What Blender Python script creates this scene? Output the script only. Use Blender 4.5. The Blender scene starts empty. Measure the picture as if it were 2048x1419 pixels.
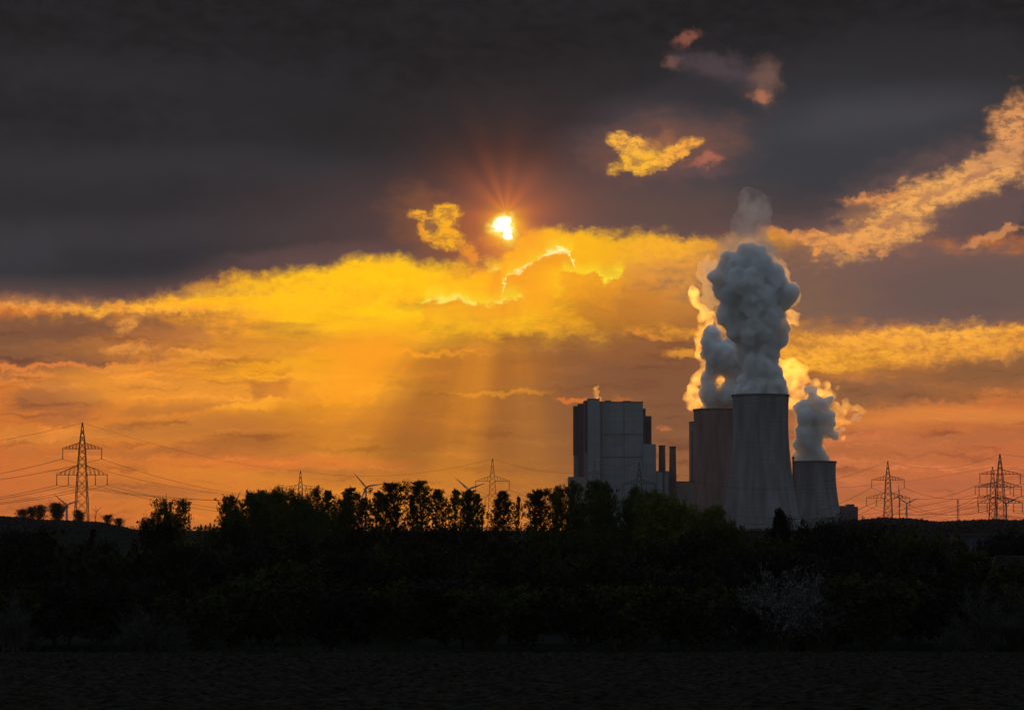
import bpy, math, random
import numpy as np
from mathutils import Vector, Matrix, noise as mnoise

R = math.radians
scene = bpy.context.scene
COL = scene.collection

# ------------------------------------------------------------------ camera
CAM_H = 9.0
FPX = 1024 / math.tan(R(10.2))            # focal length in photo pixels (2048 wide)
HORIZON = 1070.0
PITCH = math.atan((HORIZON - 709.5) / FPX)
cam_data = bpy.data.cameras.new('camera')
cam = bpy.data.objects.new('camera', cam_data)
COL.objects.link(cam)
cam.location = (0, 0, CAM_H)
cam.rotation_euler = (R(90) + PITCH, 0, 0)
cam_data.sensor_width = 36
cam_data.angle = R(20.4)
cam_data.clip_start = 0.5
cam_data.clip_end = 60000
scene.camera = cam


def ray(px, py):
    rx = (px - 1024) / FPX
    ry = -(py - 709.5) / FPX
    return Vector((rx, math.cos(PITCH) - ry * math.sin(PITCH), math.sin(PITCH) + ry * math.cos(PITCH)))


def at(px, py, D):
    d = ray(px, py)
    return Vector((0, 0, CAM_H)) + d * (D / d.y)


def azel(px, py):
    d = ray(px, py).normalized()
    return math.degrees(math.atan2(d.x, d.y)), math.degrees(math.asin(d.z))


# ------------------------------------------------------------------ exposure and renderer
scene.view_settings.view_transform = 'Standard'
scene.view_settings.look = 'None'
scene.view_settings.exposure = 0
scene.view_settings.gamma = 1
cy = scene.cycles
cy.max_bounces = 18
cy.diffuse_bounces = 2
cy.glossy_bounces = 1
cy.transmission_bounces = 2
cy.volume_bounces = 16
cy.transparent_max_bounces = 48
cy.use_denoising = True

# ------------------------------------------------------------------ sun
SUN_AZ, SUN_EL = azel(1012, 457)
sun_data = bpy.data.lights.new('sun', 'SUN')
sun_data.energy = 1.3
sun_data.angle = R(0.53)
sun_data.color = (1.0, 0.42, 0.055)
sun = bpy.data.objects.new('sun', sun_data)
COL.objects.link(sun)
sdir = Vector((math.sin(R(SUN_AZ)) * math.cos(R(SUN_EL)), math.cos(R(SUN_AZ)) * math.cos(R(SUN_EL)), math.sin(R(SUN_EL))))
sun.rotation_euler = (-sdir).to_track_quat('-Z', 'Y').to_euler()

# ---- the evening sky in numbers (photo pixels, turned into azimuth and elevation below)
DECK = [(-400, 600), (0, 596), (150, 598), (250, 596), (340, 586), (400, 568), (440, 556), (520, 545), (610, 534), (660, 532), (690, 520), (800, 520), (900, 527), (960, 527), (1005, 512), (1035, 475), (1100, 462), (1180, 468), (1230, 486), (1290, 480), (1390, 484), (1450, 478), (1550, 466), (1700, 476), (2048, 480), (2400, 480)]
RAYS = [(-90, .1), (-75, .3), (-67, .7), (-61, .3), (-55, .5), (-47, .95), (-40, .85), (-33, .5), (-27, .28), (-20, .2), (-12, .34), (-6, .24), (0, .14), (6, .2), (12, .1), (20, .05), (40, 0), (90, 0)]
SKY_MID = [
    # shaded brown cloud under the sun and towards the plant
    (1080, 850, 460, 150, 0, .8, (142, 84, 50), .95, 0),
    (1340, 790, 260, 230, 0, .7, (126, 88, 72), .85, 0),
    (1150, 740, 380, 80, 0, .5, (152, 92, 48), .8, 0),
    (1620, 900, 260, 60, 0, .7, (170, 100, 72), .5, 0),
    (1290, 760, 230, 120, 0, .6, (124, 84, 72), .9, 1),
    (1330, 640, 130, 40, 4, .6, (168, 108, 66), .8, 1),
    (1250, 700, 130, 26, 0, .6, (150, 96, 64), .8, 1),
    (930, 740, 170, 34, 0, .6, (170, 102, 44), .6, 1),
    (860, 850, 110, 60, 30, .7, (140, 82, 46), .7, 1),
    # left: mauve bank and lighter lanes
    (100, 680, 300, 56, 3, .45, (124, 82, 68), 1, 1),
    (480, 690, 330, 26, 2, .6, (196, 122, 56), .6, 0),
    (60, 745, 160, 22, 4, .5, (140, 90, 70), .7, 0),
    (60, 735, 200, 5, 2, .6, (226, 128, 66), .8, 1),
    (330, 725, 160, 7, 6, .6, (228, 144, 62), .7, 1),
    (330, 668, 160, 20, 8, .7, (176, 110, 66), .7, 1),
    (350, 812, 120, 12, 6, .6, (178, 108, 58), .7, 1),
    (620, 700, 180, 12, 6, .7, (206, 134, 48), .6, 1),
    (300, 905, 260, 10, 0, .7, (178, 100, 60), .6, 1),
    (480, 880, 200, 14, 10, .7, (160, 94, 52), .6, 1),
    (60, 870, 120, 9, 0, .6, (230, 132, 70), .6, 1),
    (230, 860, 330, 20, 2, .6, (212, 132, 60), .6, 0),
    (110, 790, 85, 36, 0, .45, (160, 98, 66), .85, 1),
    (45, 760, 60, 16, 0, .5, (220, 130, 70), .8, 1),
    (420, 775, 330, 30, -1, .5, (228, 146, 58), .75, 0),
    (120, 832, 60, 16, 0, .5, (176, 104, 62), .7, 1),
    (522, 780, 26, 20, -20, .6, (190, 116, 54), .9, 1),
    (562, 768, 20, 30, -20, .6, (190, 116, 54), .9, 1),
    (500, 812, 60, 8, 5, .6, (250, 170, 50), .7, 1),
    (610, 752, 130, 6, -2, .6, (255, 178, 50), .7, 1),
    (700, 775, 62, 36, 0, .4, (252, 170, 34), .85, 1),
    (250, 650, 22, 16, 20, .5, (240, 160, 80), .7, 1),
    (260, 697, 55, 10, 5, .5, (230, 150, 76), .8, 1),
    (400, 704, 60, 6, 0, .5, (238, 156, 66), .7, 1),
    (560, 930, 220, 14, -1, .6, (218, 114, 60), .6, 0),
    (380, 850, 330, 18, 4, .7, (170, 104, 56), .5, 0),
    (640, 860, 260, 40, 8, .7, (170, 100, 46), .6, 0),
    # the long bright lane below the deck
    (160, 612, 330, 13, -1, .5, (240, 160, 84), .85, 1),
    (560, 592, 360, 28, 3, .5, (255, 186, 24), .85, 1),
    (480, 575, 260, 12, 3, .5, (206, 138, 62), .6, 1),
    (200, 588, 260, 16, 3, .6, (150, 104, 86), .8, 1),
    (760, 560, 320, 44, 4, .5, (255, 196, 6), .9, 1),
    (960, 650, 230, 28, 0, .5, (255, 196, 6), .7, 1),
    (1110, 570, 230, 90, 0, .6, (255, 186, 16), .85, 1),
    (1330, 555, 130, 70, 20, .6, (226, 150, 74), .85, 0),
    (1230, 620, 130, 48, 0, .6, (196, 122, 44), .7, 0),
    (1060, 590, 50, 34, 0, .4, (250, 168, 30), .7, 1),
    (1105, 640, 70, 26, -14, .45, (255, 180, 20), .8, 1),
    (1000, 785, 100, 5, 2, .6, (220, 146, 50), .8, 1),
    (860, 704, 100, 5, -1, .6, (240, 160, 40), .8, 1),
    (1290, 672, 46, 9, -4, .5, (250, 160, 60), .8, 1),
    (1370, 704, 34, 8, 0, .5, (250, 170, 60), .8, 1),
    (1360, 660, 60, 10, 0, .5, (244, 166, 50), .8, 1),
    # right side
    (1880, 575, 480, 92, -2, .35, (104, 84, 98), .95, 1),
    (1620, 560, 110, 90, 0, .7, (122, 92, 88), .8, 0),
    (1960, 580, 200, 60, 0, .8, (88, 76, 94), .6, 0),
    (1870, 694, 360, 40, 1, .35, (236, 164, 66), .9, 1),
    (1640, 722, 150, 26, 3, .5, (252, 178, 52), .8, 1),
    (1590, 680, 60, 12, 0, .5, (180, 118, 60), .7, 1),
    (1850, 668, 300, 9, 1, .5, (250, 174, 70), .8, 1),
    (1900, 762, 300, 42, 4, .45, (148, 96, 66), .9, 1),
    (1990, 740, 120, 24, 4, .5, (130, 88, 68), .8, 1),
    (1700, 790, 160, 26, 0, .6, (134, 90, 72), .85, 1),
    (1950, 880, 160, 12, 2, .6, (170, 100, 72), .6, 1),
    (1780, 930, 160, 9, -3, .6, (208, 118, 84), .6, 1),
    (1850, 970, 180, 12, 0, .7, (166, 94, 76), .6, 1),
    (1900, 838, 260, 16, 0, .6, (216, 130, 72), .8, 0),
    (1990, 790, 60, 12, 0, .5, (206, 124, 70), .7, 1),
    (1700, 872, 90, 16, 0, .5, (206, 116, 84), .7, 1),
    (1330, 855, 16, 4, 0, .5, (190, 112, 76), .8, 1),
    (1150, 797, 34, 5, -4, .5, (232, 124, 60), .9, 1),
    (1240, 800, 24, 8, 0, .6, (190, 112, 70), .6, 1),
]
DECK_SPOTS = [
    (300, 330, 420, 40, 3, .8, (62, 61, 66), .3, 1),
    (560, 420, 360, 34, 5, .8, (42, 42, 47), .5, 1),
    (200, 470, 360, 30, 2, .8, (62, 60, 66), .3, 1),
    (700, 250, 300, 50, -6, .8, (36, 36, 39), .5, 0),
    (180, 150, 320, 40, -4, .8, (44, 44, 47), .5, 0),
    (1150, 180, 260, 60, 10, .8, (40, 39, 43), .5, 0),
    (1900, 130, 260, 60, -8, .8, (40, 40, 43), .6, 0),
    (1750, 230, 200, 40, 6, .8, (72, 71, 76), .5, 0),
    (1120, 390, 180, 30, 0, .7, (58, 52, 60), .7, 0),
    (1560, 420, 120, 36, 14, .7, (56, 54, 60), .7, 0),
    (620, 505, 160, 14, 4, .7, (84, 66, 68), .7, 1),
]
SKY_TOP = [
    # gaps in the deck left of the sun
    (872, 455, 84, 62, -35, .7, (128, 82, 56), .85, 1),
    (905, 492, 40, 9, -24, .6, (240, 160, 36), .9, 1),
    (940, 512, 16, 9, 0, .6, (246, 164, 34), .8, 1),
    (888, 434, 30, 24, -10, .35, (255, 184, 28), 1, 1),
    (884, 470, 34, 24, -30, .35, (255, 180, 24), 1, 1),
    (840, 436, 26, 9, -20, .4, (252, 170, 40), 1, 1),
    (848, 466, 14, 16, 0, .45, (245, 160, 40), .9, 1),
    (866, 450, 10, 12, 0, .5, (104, 74, 66), .8, 1),
    (930, 508, 24, 18, -30, .5, (230, 146, 40), .8, 1),
    # warm fringe over the bright bank right of the sun
    (1180, 500, 180, 34, 0, .5, (255, 184, 20), .8, 1),
    (1340, 500, 70, 20, 6, .5, (255, 178, 40), .9, 1),
    # the eye-shaped gap
    (1320, 290, 140, 80, 4, .6, (84, 70, 74), .7, 0),
    (1320, 300, 130, 52, 6, .7, (124, 82, 66), .75, 1),
    (1400, 345, 60, 10, 0, .6, (96, 72, 76), .7, 1),
    (1262, 292, 42, 22, -14, .35, (255, 180, 64), 1, 1),
    (1288, 322, 60, 24, 8, .3, (255, 184, 50), 1, 1),
    (1356, 306, 44, 14, 36, .4, (255, 172, 62), .95, 1),
    (1318, 284, 30, 16, 10, .5, (150, 98, 70), .75, 1),
    (1408, 322, 30, 12, 10, .5, (180, 104, 80), .8, 1),
    # small wisps higher up
    (1376, 80, 24, 10, 20, .8, (150, 90, 72), .7, 1),
    (1345, 132, 20, 14, 0, .7, (124, 86, 76), .7, 1),
    (1440, 140, 80, 26, -14, .7, (84, 70, 76), .7, 1),
    (1532, 170, 28, 38, 0, .8, (120, 88, 78), .75, 1),
    (1531, 194, 18, 11, 0, .7, (190, 118, 82), .7, 1),
    (1420, 180, 90, 26, 0, .5, (48, 47, 52), .8, 1),
    # diagonal gap on the right
    (1850, 415, 260, 80, 23, .7, (116, 86, 82), .85, 1),
    (1830, 420, 175, 44, 24, .5, (248, 172, 84), 1, 1),
    (1930, 366, 120, 34, 20, .55, (246, 172, 92), .95, 1),
    (1790, 440, 40, 12, 10, .6, (176, 118, 84), .8, 1),
    (1860, 395, 36, 10, 24, .6, (186, 124, 84), .8, 1),
    (1900, 430, 60, 14, 14, .6, (150, 106, 84), .8, 1),
    (1700, 455, 40, 9, 10, .6, (140, 98, 80), .8, 1),
    (1955, 350, 40, 10, 30, .6, (170, 116, 88), .8, 1),
    (1650, 482, 110, 13, -10, .4, (236, 152, 78), .95, 1),
    (1745, 398, 60, 12, 8, .5, (236, 150, 78), .9, 1),
    (1720, 420, 34, 16, 0, .5, (130, 92, 76), .8, 1),
    (1970, 430, 110, 34, 8, .4, (100, 78, 76), .95, 1),
    (1760, 470, 90, 16, 6, .5, (240, 162, 84), .8, 1),
    (2036, 260, 48, 60, -10, .6, (232, 156, 92), .95, 1),
    (2010, 312, 80, 14, 20, .5, (214, 146, 92), .8, 1),
    (1990, 470, 70, 8, 16, .5, (226, 146, 84), .7, 1),
    (1640, 505, 10, 14, -25, .5, (244, 150, 70), .9, 1),
]
RIMS = [
    ([(900, 600), (1000, 598), (1010, 560), (1012, 548), (1035, 546), (1055, 528), (1075, 520), (1090, 506), (1130, 500), (1145, 512), (1160, 560), (1300, 600)], .05, (255, 246, 160), 1.25, 1004, 1148),
    ([(1080, 560), (1120, 546), (1160, 553), (1190, 549), (1206, 560), (1228, 550), (1260, 530)], .05, (255, 226, 50), 1.1, 1126, 1240),
    ([(840, 610), (850, 606), (870, 596), (900, 602), (912, 592), (930, 604), (980, 604), (1010, 592), (1040, 600), (1100, 640)], .05, (255, 230, 90), 1.05, 848, 1040),
    ([(960, 545), (985, 536), (1000, 540), (1020, 545)], .05, (255, 240, 120), 1.1, 982, 998),
]
BACK_STRENGTH = 0.12
OVERHEAD = (160, 178, 200)
BACKSKY = (96, 110, 130)
RAG = 1.3
STEAM_D, WISP_D, TOP_D, STEAM_G = 0.5, 0.012, 0.022, 0.55
HAZE_D = 1.4e-5
# ------------------------------------------------------------------ world: cloudy evening sky laid out by azimuth and elevation
world = bpy.data.worlds.new('World')
scene.world = world
world.use_nodes = True
wt = world.node_tree
wt.nodes.clear()
WN, WL = wt.nodes, wt.links


def lin(c):
    out = []
    for v in c[:3]:
        v = v / 255.0
        out.append(v / 12.92 if v <= 0.04045 else ((v + 0.055) / 1.055) ** 2.4)
    return tuple(out) + (1.0,)


def setin(node, i, v):
    if v is None:
        return
    if isinstance(v, bpy.types.NodeSocket):
        WL.new(v, node.inputs[i])
    else:
        node.inputs[i].default_value = v


def M(op, a, b=None, c=None, clamp=False):
    n = WN.new('ShaderNodeMath'); n.operation = op; n.use_clamp = clamp
    setin(n, 0, a); setin(n, 1, b); setin(n, 2, c)
    return n.outputs[0]


def V(op, a, b=None, scale=None):
    n = WN.new('ShaderNodeVectorMath'); n.operation = op
    setin(n, 0, a)
    if b is not None:
        setin(n, 1, b)
    if scale is not None:
        setin(n, 3, scale)
    return n.outputs['Value'] if op in ('LENGTH', 'DOT_PRODUCT', 'DISTANCE') else n.outputs[0]


def rng(v, a, b, c=0.0, d=1.0, smooth=True):
    n = WN.new('ShaderNodeMapRange')
    n.interpolation_type = 'SMOOTHSTEP' if smooth else 'LINEAR'
    n.clamp = True
    setin(n, 0, v); n.inputs[1].default_value = a; n.inputs[2].default_value = b
    n.inputs[3].default_value = c; n.inputs[4].default_value = d
    return n.outputs[0]


def mix(f, a, b, mode='MIX'):
    n = WN.new('ShaderNodeMix'); n.data_type = 'RGBA'; n.blend_type = mode; n.clamp_factor = True
    setin(n, 0, f); setin(n, 6, a); setin(n, 7, b)
    return n.outputs[2]


def noise(vec, scale, detail=6, rough=0.55, color=False, dist=0.0):
    n = WN.new('ShaderNodeTexNoise'); n.noise_dimensions = '3D'
    WL.new(vec, n.inputs['Vector'])
    n.inputs['Scale'].default_value = scale
    n.inputs['Detail'].default_value = detail
    n.inputs['Roughness'].default_value = rough
    n.inputs['Distortion'].default_value = dist
    return n.outputs['Color'] if color else n.outputs[0]


def curve(v, pts, xr, yr):
    """A 1-D function given by points (x, y); x in xr, y in yr."""
    n = WN.new('ShaderNodeFloatCurve')
    c = n.mapping.curves[0]
    nx = lambda x: (x - xr[0]) / (xr[1] - xr[0])
    ny = lambda y: (y - yr[0]) / (yr[1] - yr[0])
    pts = sorted((nx(x), ny(y)) for x, y in pts)
    c.points[0].location = pts[0]; c.points[1].location = pts[-1]
    for p in pts[1:-1]:
        c.points.new(*p)
    n.mapping.update()
    WL.new(rng(v, xr[0], xr[1], smooth=False), n.inputs['Value'])
    return M('MULTIPLY_ADD', n.outputs[0], yr[1] - yr[0], yr[0])


def pxcurve(v, pts):
    return curve(v, [azel(*p) for p in pts], (-14, 14), (-2, 14))


tc = WN.new('ShaderNodeTexCoord').outputs['Generated']
sep = WN.new('ShaderNodeSeparateXYZ'); WL.new(tc, sep.inputs[0])
az = M('MULTIPLY', M('ARCTAN2', sep.outputs[0], sep.outputs[1]), 57.29578)
el = M('MULTIPLY', M('ARCSINE', sep.outputs[2]), 57.29578)
cmb = WN.new('ShaderNodeCombineXYZ'); WL.new(az, cmb.inputs[0]); WL.new(el, cmb.inputs[1])
q = cmb.outputs[0]


def nvec(vec, scale, detail, rough, amp):
    n = WN.new('ShaderNodeSeparateColor'); WL.new(noise(vec, scale, detail, rough, True), n.inputs[0])
    c = WN.new('ShaderNodeCombineXYZ')
    WL.new(M('MULTIPLY_ADD', n.outputs[0], amp[0], -0.5 * amp[0]), c.inputs[0])
    WL.new(M('MULTIPLY_ADD', n.outputs[1], amp[1], -0.5 * amp[1]), c.inputs[1])
    return c.outputs[0]


# cloud-edge warps: streaky and soft, billowy and fine
qs = V('MULTIPLY', q, (0.45, 1.3, 1))
w_big = nvec(qs, 0.75, 8, 0.6, (2.2, 0.8))
w_fine = nvec(q, 2.2, 9, 0.68, (0.75, 0.6))
w_tiny = nvec(q, 7.0, 6, 0.65, (0.13, 0.09))
w_f = V('ADD', w_fine, w_tiny)
Q0 = V('ADD', q, w_big)
Q1 = V('ADD', V('ADD', q, V('SCALE', w_big, scale=0.35)), w_f)
Q2 = V('ADD', q, V('SCALE', w_f, scale=0.8))
fn = M('SUBTRACT', noise(V('MULTIPLY', q, (0.8, 1.5, 1)), 2.6, 10, 0.66), 0.5)
st = noise(V('MULTIPLY', q, (0.35, 2.2, 1)), 0.9, 7, 0.6)
bt = noise(V('MULTIPLY', q, (0.6, 1.3, 1)), 1.7, 8, 0.62, dist=0.6)
dn = noise(V('MULTIPLY', q, (0.35, 0.9, 1)), 0.55, 6, 0.55)
MOT = rng(noise(V('MULTIPLY', q, (1.0, 1.7, 1)), 4.2, 8, 0.68), 0.42, 0.62, 1.0, 0.38)
st2 = noise(V('MULTIPLY', Q2, (0.3, 2.6, 1)), 1.6, 6, 0.6)
QS = {0: Q0, 1: Q1, 2: Q2, 3: q}


def elldist(cx, cy_, rx, ry, rot, w):
    """Distance from an ellipse centre, 1 on its outline (plain math nodes keep the shader stack small)."""
    a, e = azel(cx, cy_)
    c, s_ = math.cos(R(rot)), math.sin(R(rot))
    kx, ky = 99.3 / rx, 99.3 / ry
    d = V('SUBTRACT', QS[w], (a, e, 0))
    lx = V('DOT_PRODUCT', d, (c * kx, s_ * kx, 0))
    ly = V('DOT_PRODUCT', d, (-s_ * ky, c * ky, 0))
    return M('SQRT', M('MULTIPLY_ADD', lx, lx, M('MULTIPLY', ly, ly)))


def stamp(col, cx, cy_, rx, ry, rot, soft, c, op=1.0, w=1, gain=1.0, mode='MIX'):
    L = elldist(cx, cy_, rx, ry, rot, w)
    if w == 1:
        L = M('MULTIPLY_ADD', fn, RAG * min(1.0, 60 / ry) + .3, L)
    m = rng(L, 1 + soft, max(0.0, 1 - soft), 0, op)
    if w == 1 and 8 < ry <= 60 and c[0] > 200:
        m = M('MULTIPLY', m, MOT)
    cc = lin(c); cc = tuple(x * gain for x in cc[:3]) + (1,)
    return mix(m, col, cc, mode)


def edge(Q, pts, soft, up=True):
    """1 above (or below) a cloud edge that runs through the given points."""
    s = WN.new('ShaderNodeSeparateXYZ'); WL.new(Q, s.inputs[0])
    d = M('SUBTRACT', s.outputs[1], pxcurve(s.outputs[0], pts))
    return rng(d, -soft, soft) if up else rng(d, soft, -soft)


# -- clear glow behind the clouds
Ls = elldist(980, 590, 300, 165, 0, 3)
ramp = WN.new('ShaderNodeValToRGB')
cr = ramp.color_ramp; cr.interpolation = 'EASE'
stops = [(0.0, (255, 208, 0)), (0.32, (255, 194, 0)), (0.46, (248, 166, 22)), (0.6, (224, 138, 48)), (0.8, (205, 118, 52)), (1.0, (196, 106, 58))]
cr.elements[0].position = 0; cr.elements[0].color = lin(stops[0][1])
cr.elements[1].position = 1; cr.elements[1].color = lin(stops[-1][1])
for p, c in stops[1:-1]:
    e = cr.elements.new(p); e.color = lin(c)
WL.new(M('DIVIDE', Ls, 4.0, clamp=True), ramp.inputs[0])
col = ramp.outputs[0]

# right side is pinker and duller near the ground
pk = M('MULTIPLY', rng(az, 0.5, 7), rng(el, 4.5, 0.5))
col = mix(M('MULTIPLY', pk, 0.75), col, lin((186, 102, 78)))
# streak texture of the far thin cloud
col = mix(rng(st, 0.47, 0.66, 0, 0.5), col, lin((150, 92, 62)))

# -- middle clouds, painted back to front: x, y, rx, ry, rot, soft, colour, opacity, warp
for s in SKY_MID:
    col = stamp(col, *s)
low = rng(el, 5.0, 3.6)
lane = mix(rng(st2, .53, .68), col, V('SCALE', col, scale=1.25))
lane = mix(rng(st2, .47, .30), lane, V('MULTIPLY', col, (.66, .60, .72)))
col = mix(low, col, lane)

# -- crepuscular rays: brightness over the angle round the sun
dx = M('SUBTRACT', az, SUN_AZ); dy = M('SUBTRACT', el, SUN_EL + 0.3)
th = M('MULTIPLY', M('ARCTAN2', dx, M('MULTIPLY', dy, -1.0)), 57.29578)       # 0 straight down, + to the right
rr = elldist(1012, 430, 99.3, 99.3, 0, 3)
ray_b = curve(th, RAYS, (-90, 90), (0, 1))
cth = WN.new('ShaderNodeCombineXYZ'); WL.new(M('MULTIPLY', th, 0.11), cth.inputs[0]); WL.new(M('MULTIPLY', rr, 0.12), cth.inputs[1])
rn = noise(cth.outputs[0], 1.0, 3, 0.5)
ray_m = M('MULTIPLY', M('MULTIPLY', rng(el, 4.6, 3.6), rng(rr, 7.0, 3.6)), M('MULTIPLY', ray_b, M('MULTIPLY_ADD', M('SUBTRACT', rn, 0.5), 1.6, 1.0)), clamp=True)
shade_m = M('MULTIPLY', M('MULTIPLY', rng(rr, 1.6, 2.6), rng(rr, 7.0, 3.8)), M('MULTIPLY', rng(ray_b, .5, .0), M('MULTIPLY', rng(th, -70, -50), rng(th, 75, 50))))
col = mix(M('MULTIPLY', shade_m, 0.3), col, lin((120, 70, 42)))
col = mix(M('MULTIPLY', ray_m, 0.95), col, lin((250, 160, 28)))

# -- thin bright cloud texture near the sun
near = rng(elldist(950, 588, 340, 90, 0, 1), 1.15, 0.5)
col = mix(M('MULTIPLY', near, rng(bt, 0.5, 0.64, 0, 0.7)), col, lin((255, 204, 6)))
col = mix(M('MULTIPLY', near, rng(bt, 0.5, 0.36, 0, 0.4)), col, lin((250, 166, 12)))

# -- a little more light than the haze takes away
col = V('MULTIPLY', col, (1.14, 1.07, 0.66))
# -- dark deck
deck = edge(Q1, DECK, 0.16)
dkramp = rng(el, 4.5, 10.5)
dk = mix(dkramp, lin((50, 51, 57)), lin((26, 27, 30)))
dk = mix(rng(dn, 0.38, 0.60, 0, 0.9), dk, mix(dkramp, lin((40, 41, 47)), lin((21, 22, 25))))
dk = mix(rng(fn, -.15, .15, 0, .08), dk, lin((74, 72, 78)))
dk = stamp(dk, 1650, 330, 520, 170, 8, 0.7, (60, 62, 68), 0.75, 0)
for t_ in DECK_SPOTS:
    dk = stamp(dk, *t_)
dk = stamp(dk, 1000, 470, 420, 110, 0, 0.8, (92, 66, 62), 0.65, 0)
dk = stamp(dk, 1260, 440, 260, 70, 0, 0.8, (104, 78, 70), 0.6, 0)
fr = rng(M('SUBTRACT', el, pxcurve(az, DECK)), 0.55, 0.0)
dk = mix(M('MULTIPLY', fr, 0.55), dk, lin((110, 80, 76)))
col = mix(deck, col, dk)

for s in SKY_TOP:
    col = stamp(col, *s)

# -- bright rims of the sunlit cumulus below the sun
for (pts, wd, c, g, x0, x1) in RIMS:
    s = WN.new('ShaderNodeSeparateXYZ'); WL.new(Q2, s.inputs[0])
    d = M('ABSOLUTE', M('SUBTRACT', s.outputs[1], pxcurve(s.outputs[0], pts)))
    span = M('MULTIPLY', rng(s.outputs[0], azel(x0 - 12, 600)[0], azel(x0 + 6, 600)[0]), rng(s.outputs[0], azel(x1 + 12, 600)[0], azel(x1 - 6, 600)[0]))
    m = M('MULTIPLY', rng(M('MULTIPLY_ADD', fn, .6, d), wd * 1.5, -.04), span)
    cc = tuple(x * g for x in lin(c)[:3]) + (1,)
    sg = M('SUBTRACT', s.outputs[1], pxcurve(s.outputs[0], pts))
    col = mix(M('MULTIPLY', M('MULTIPLY', rng(sg, 0.02, -.06), rng(sg, -.8, -.15)), M('MULTIPLY', span, .6)), col, lin((246, 156, 28)))
    col = mix(M('MULTIPLY', M('MULTIPLY', rng(sg, -.02, .03), rng(sg, .35, .0)), M('MULTIPLY', span, .7)), col, lin((255, 224, 40)))
    col = mix(m, col, cc)

# -- glow of the veiled sun and its visible sliver
r_s = elldist(1012, 457, 99.3, 99.3, 0, 3)
spk = curve(M('MULTIPLY', M('ARCTAN2', dx, dy), 57.29578), [(-180, .4), (-150, .7), (-120, .3), (-95, .6), (-70, .3), (-45, .75), (-32, .3), (-20, .95), (-8, .45), (6, .85), (20, .5), (35, .8), (55, .4), (80, .65), (105, .3), (130, .6), (155, .3), (180, .5)], (-180, 180), (0, 1))
g2 = M('MULTIPLY', M('POWER', 2.718, M('MULTIPLY', r_s, -1.9)), M('ADD', M('MULTIPLY', spk, 0.6), 0.5))
col = mix(M('MULTIPLY', g2, 1.5, clamp=True), col, lin((255, 128, 52)))
g1 = M('POWER', 2.718, M('MULTIPLY', M('POWER', r_s, 2), -9.0))
col = mix(g1, col, tuple(x * 1.05 for x in lin((255, 190, 30))[:3]) + (1,))
for a in ((1006, 448, 16, 11, 20), (1014, 464, 10, 15, 15)):
    col = stamp(col, a[0], a[1], a[2] * 1.5, a[3] * 1.5, a[4], 0.6, (255, 226, 90), 1.0, 2, 1.1)
for a in ((1006, 448, 16, 11, 20), (1014, 464, 10, 15, 15)):
    col = stamp(col, a[0], a[1], a[2], a[3], a[4], 0.4, (255, 250, 235), 1.0, 2, 1.7)

# -- the rest of the sky: dull low sides, unseen overhead brightened to top-light the steam, dusk blue behind
skyn = WN.new('ShaderNodeTexSky'); skyn.sky_type = 'NISHITA'; skyn.sun_disc = False
skyn.sun_elevation = R(SUN_EL); skyn.sun_rotation = R(SUN_AZ)
skyn.air_density = 1.2; skyn.dust_density = 2.0
back = V('SCALE', skyn.outputs[0], scale=BACK_STRENGTH)
front = M('MULTIPLY', rng(M('ABSOLUTE', az), 45, 20), rng(el, 32, 16))
open_ = mix(rng(M('ABSOLUTE', az), 60, 130), lin(OVERHEAD), lin(BACKSKY))
open_ = mix(0.5, open_, back)
over = mix(rng(el, 8, 40), lin((58, 52, 54)), open_)
over = mix(rng(M('ABSOLUTE', az), 70, 130), over, open_)
col = mix(front, over, col)
bg = WN.new('ShaderNodeBackground'); WL.new(col, bg.inputs[0]); bg.inputs[1].default_value = 1.0
wo = WN.new('ShaderNodeOutputWorld'); WL.new(bg.outputs[0], wo.inputs[0])
world.cycles.sampling_method = 'NONE'
world.cycles.sample_map_resolution = 1024

# ================================================================== helpers
rnd = random.Random(7)
nrg = np.random.default_rng(11)
PX = 1 / FPX                                   # size of one photo pixel at 1 m


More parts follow.
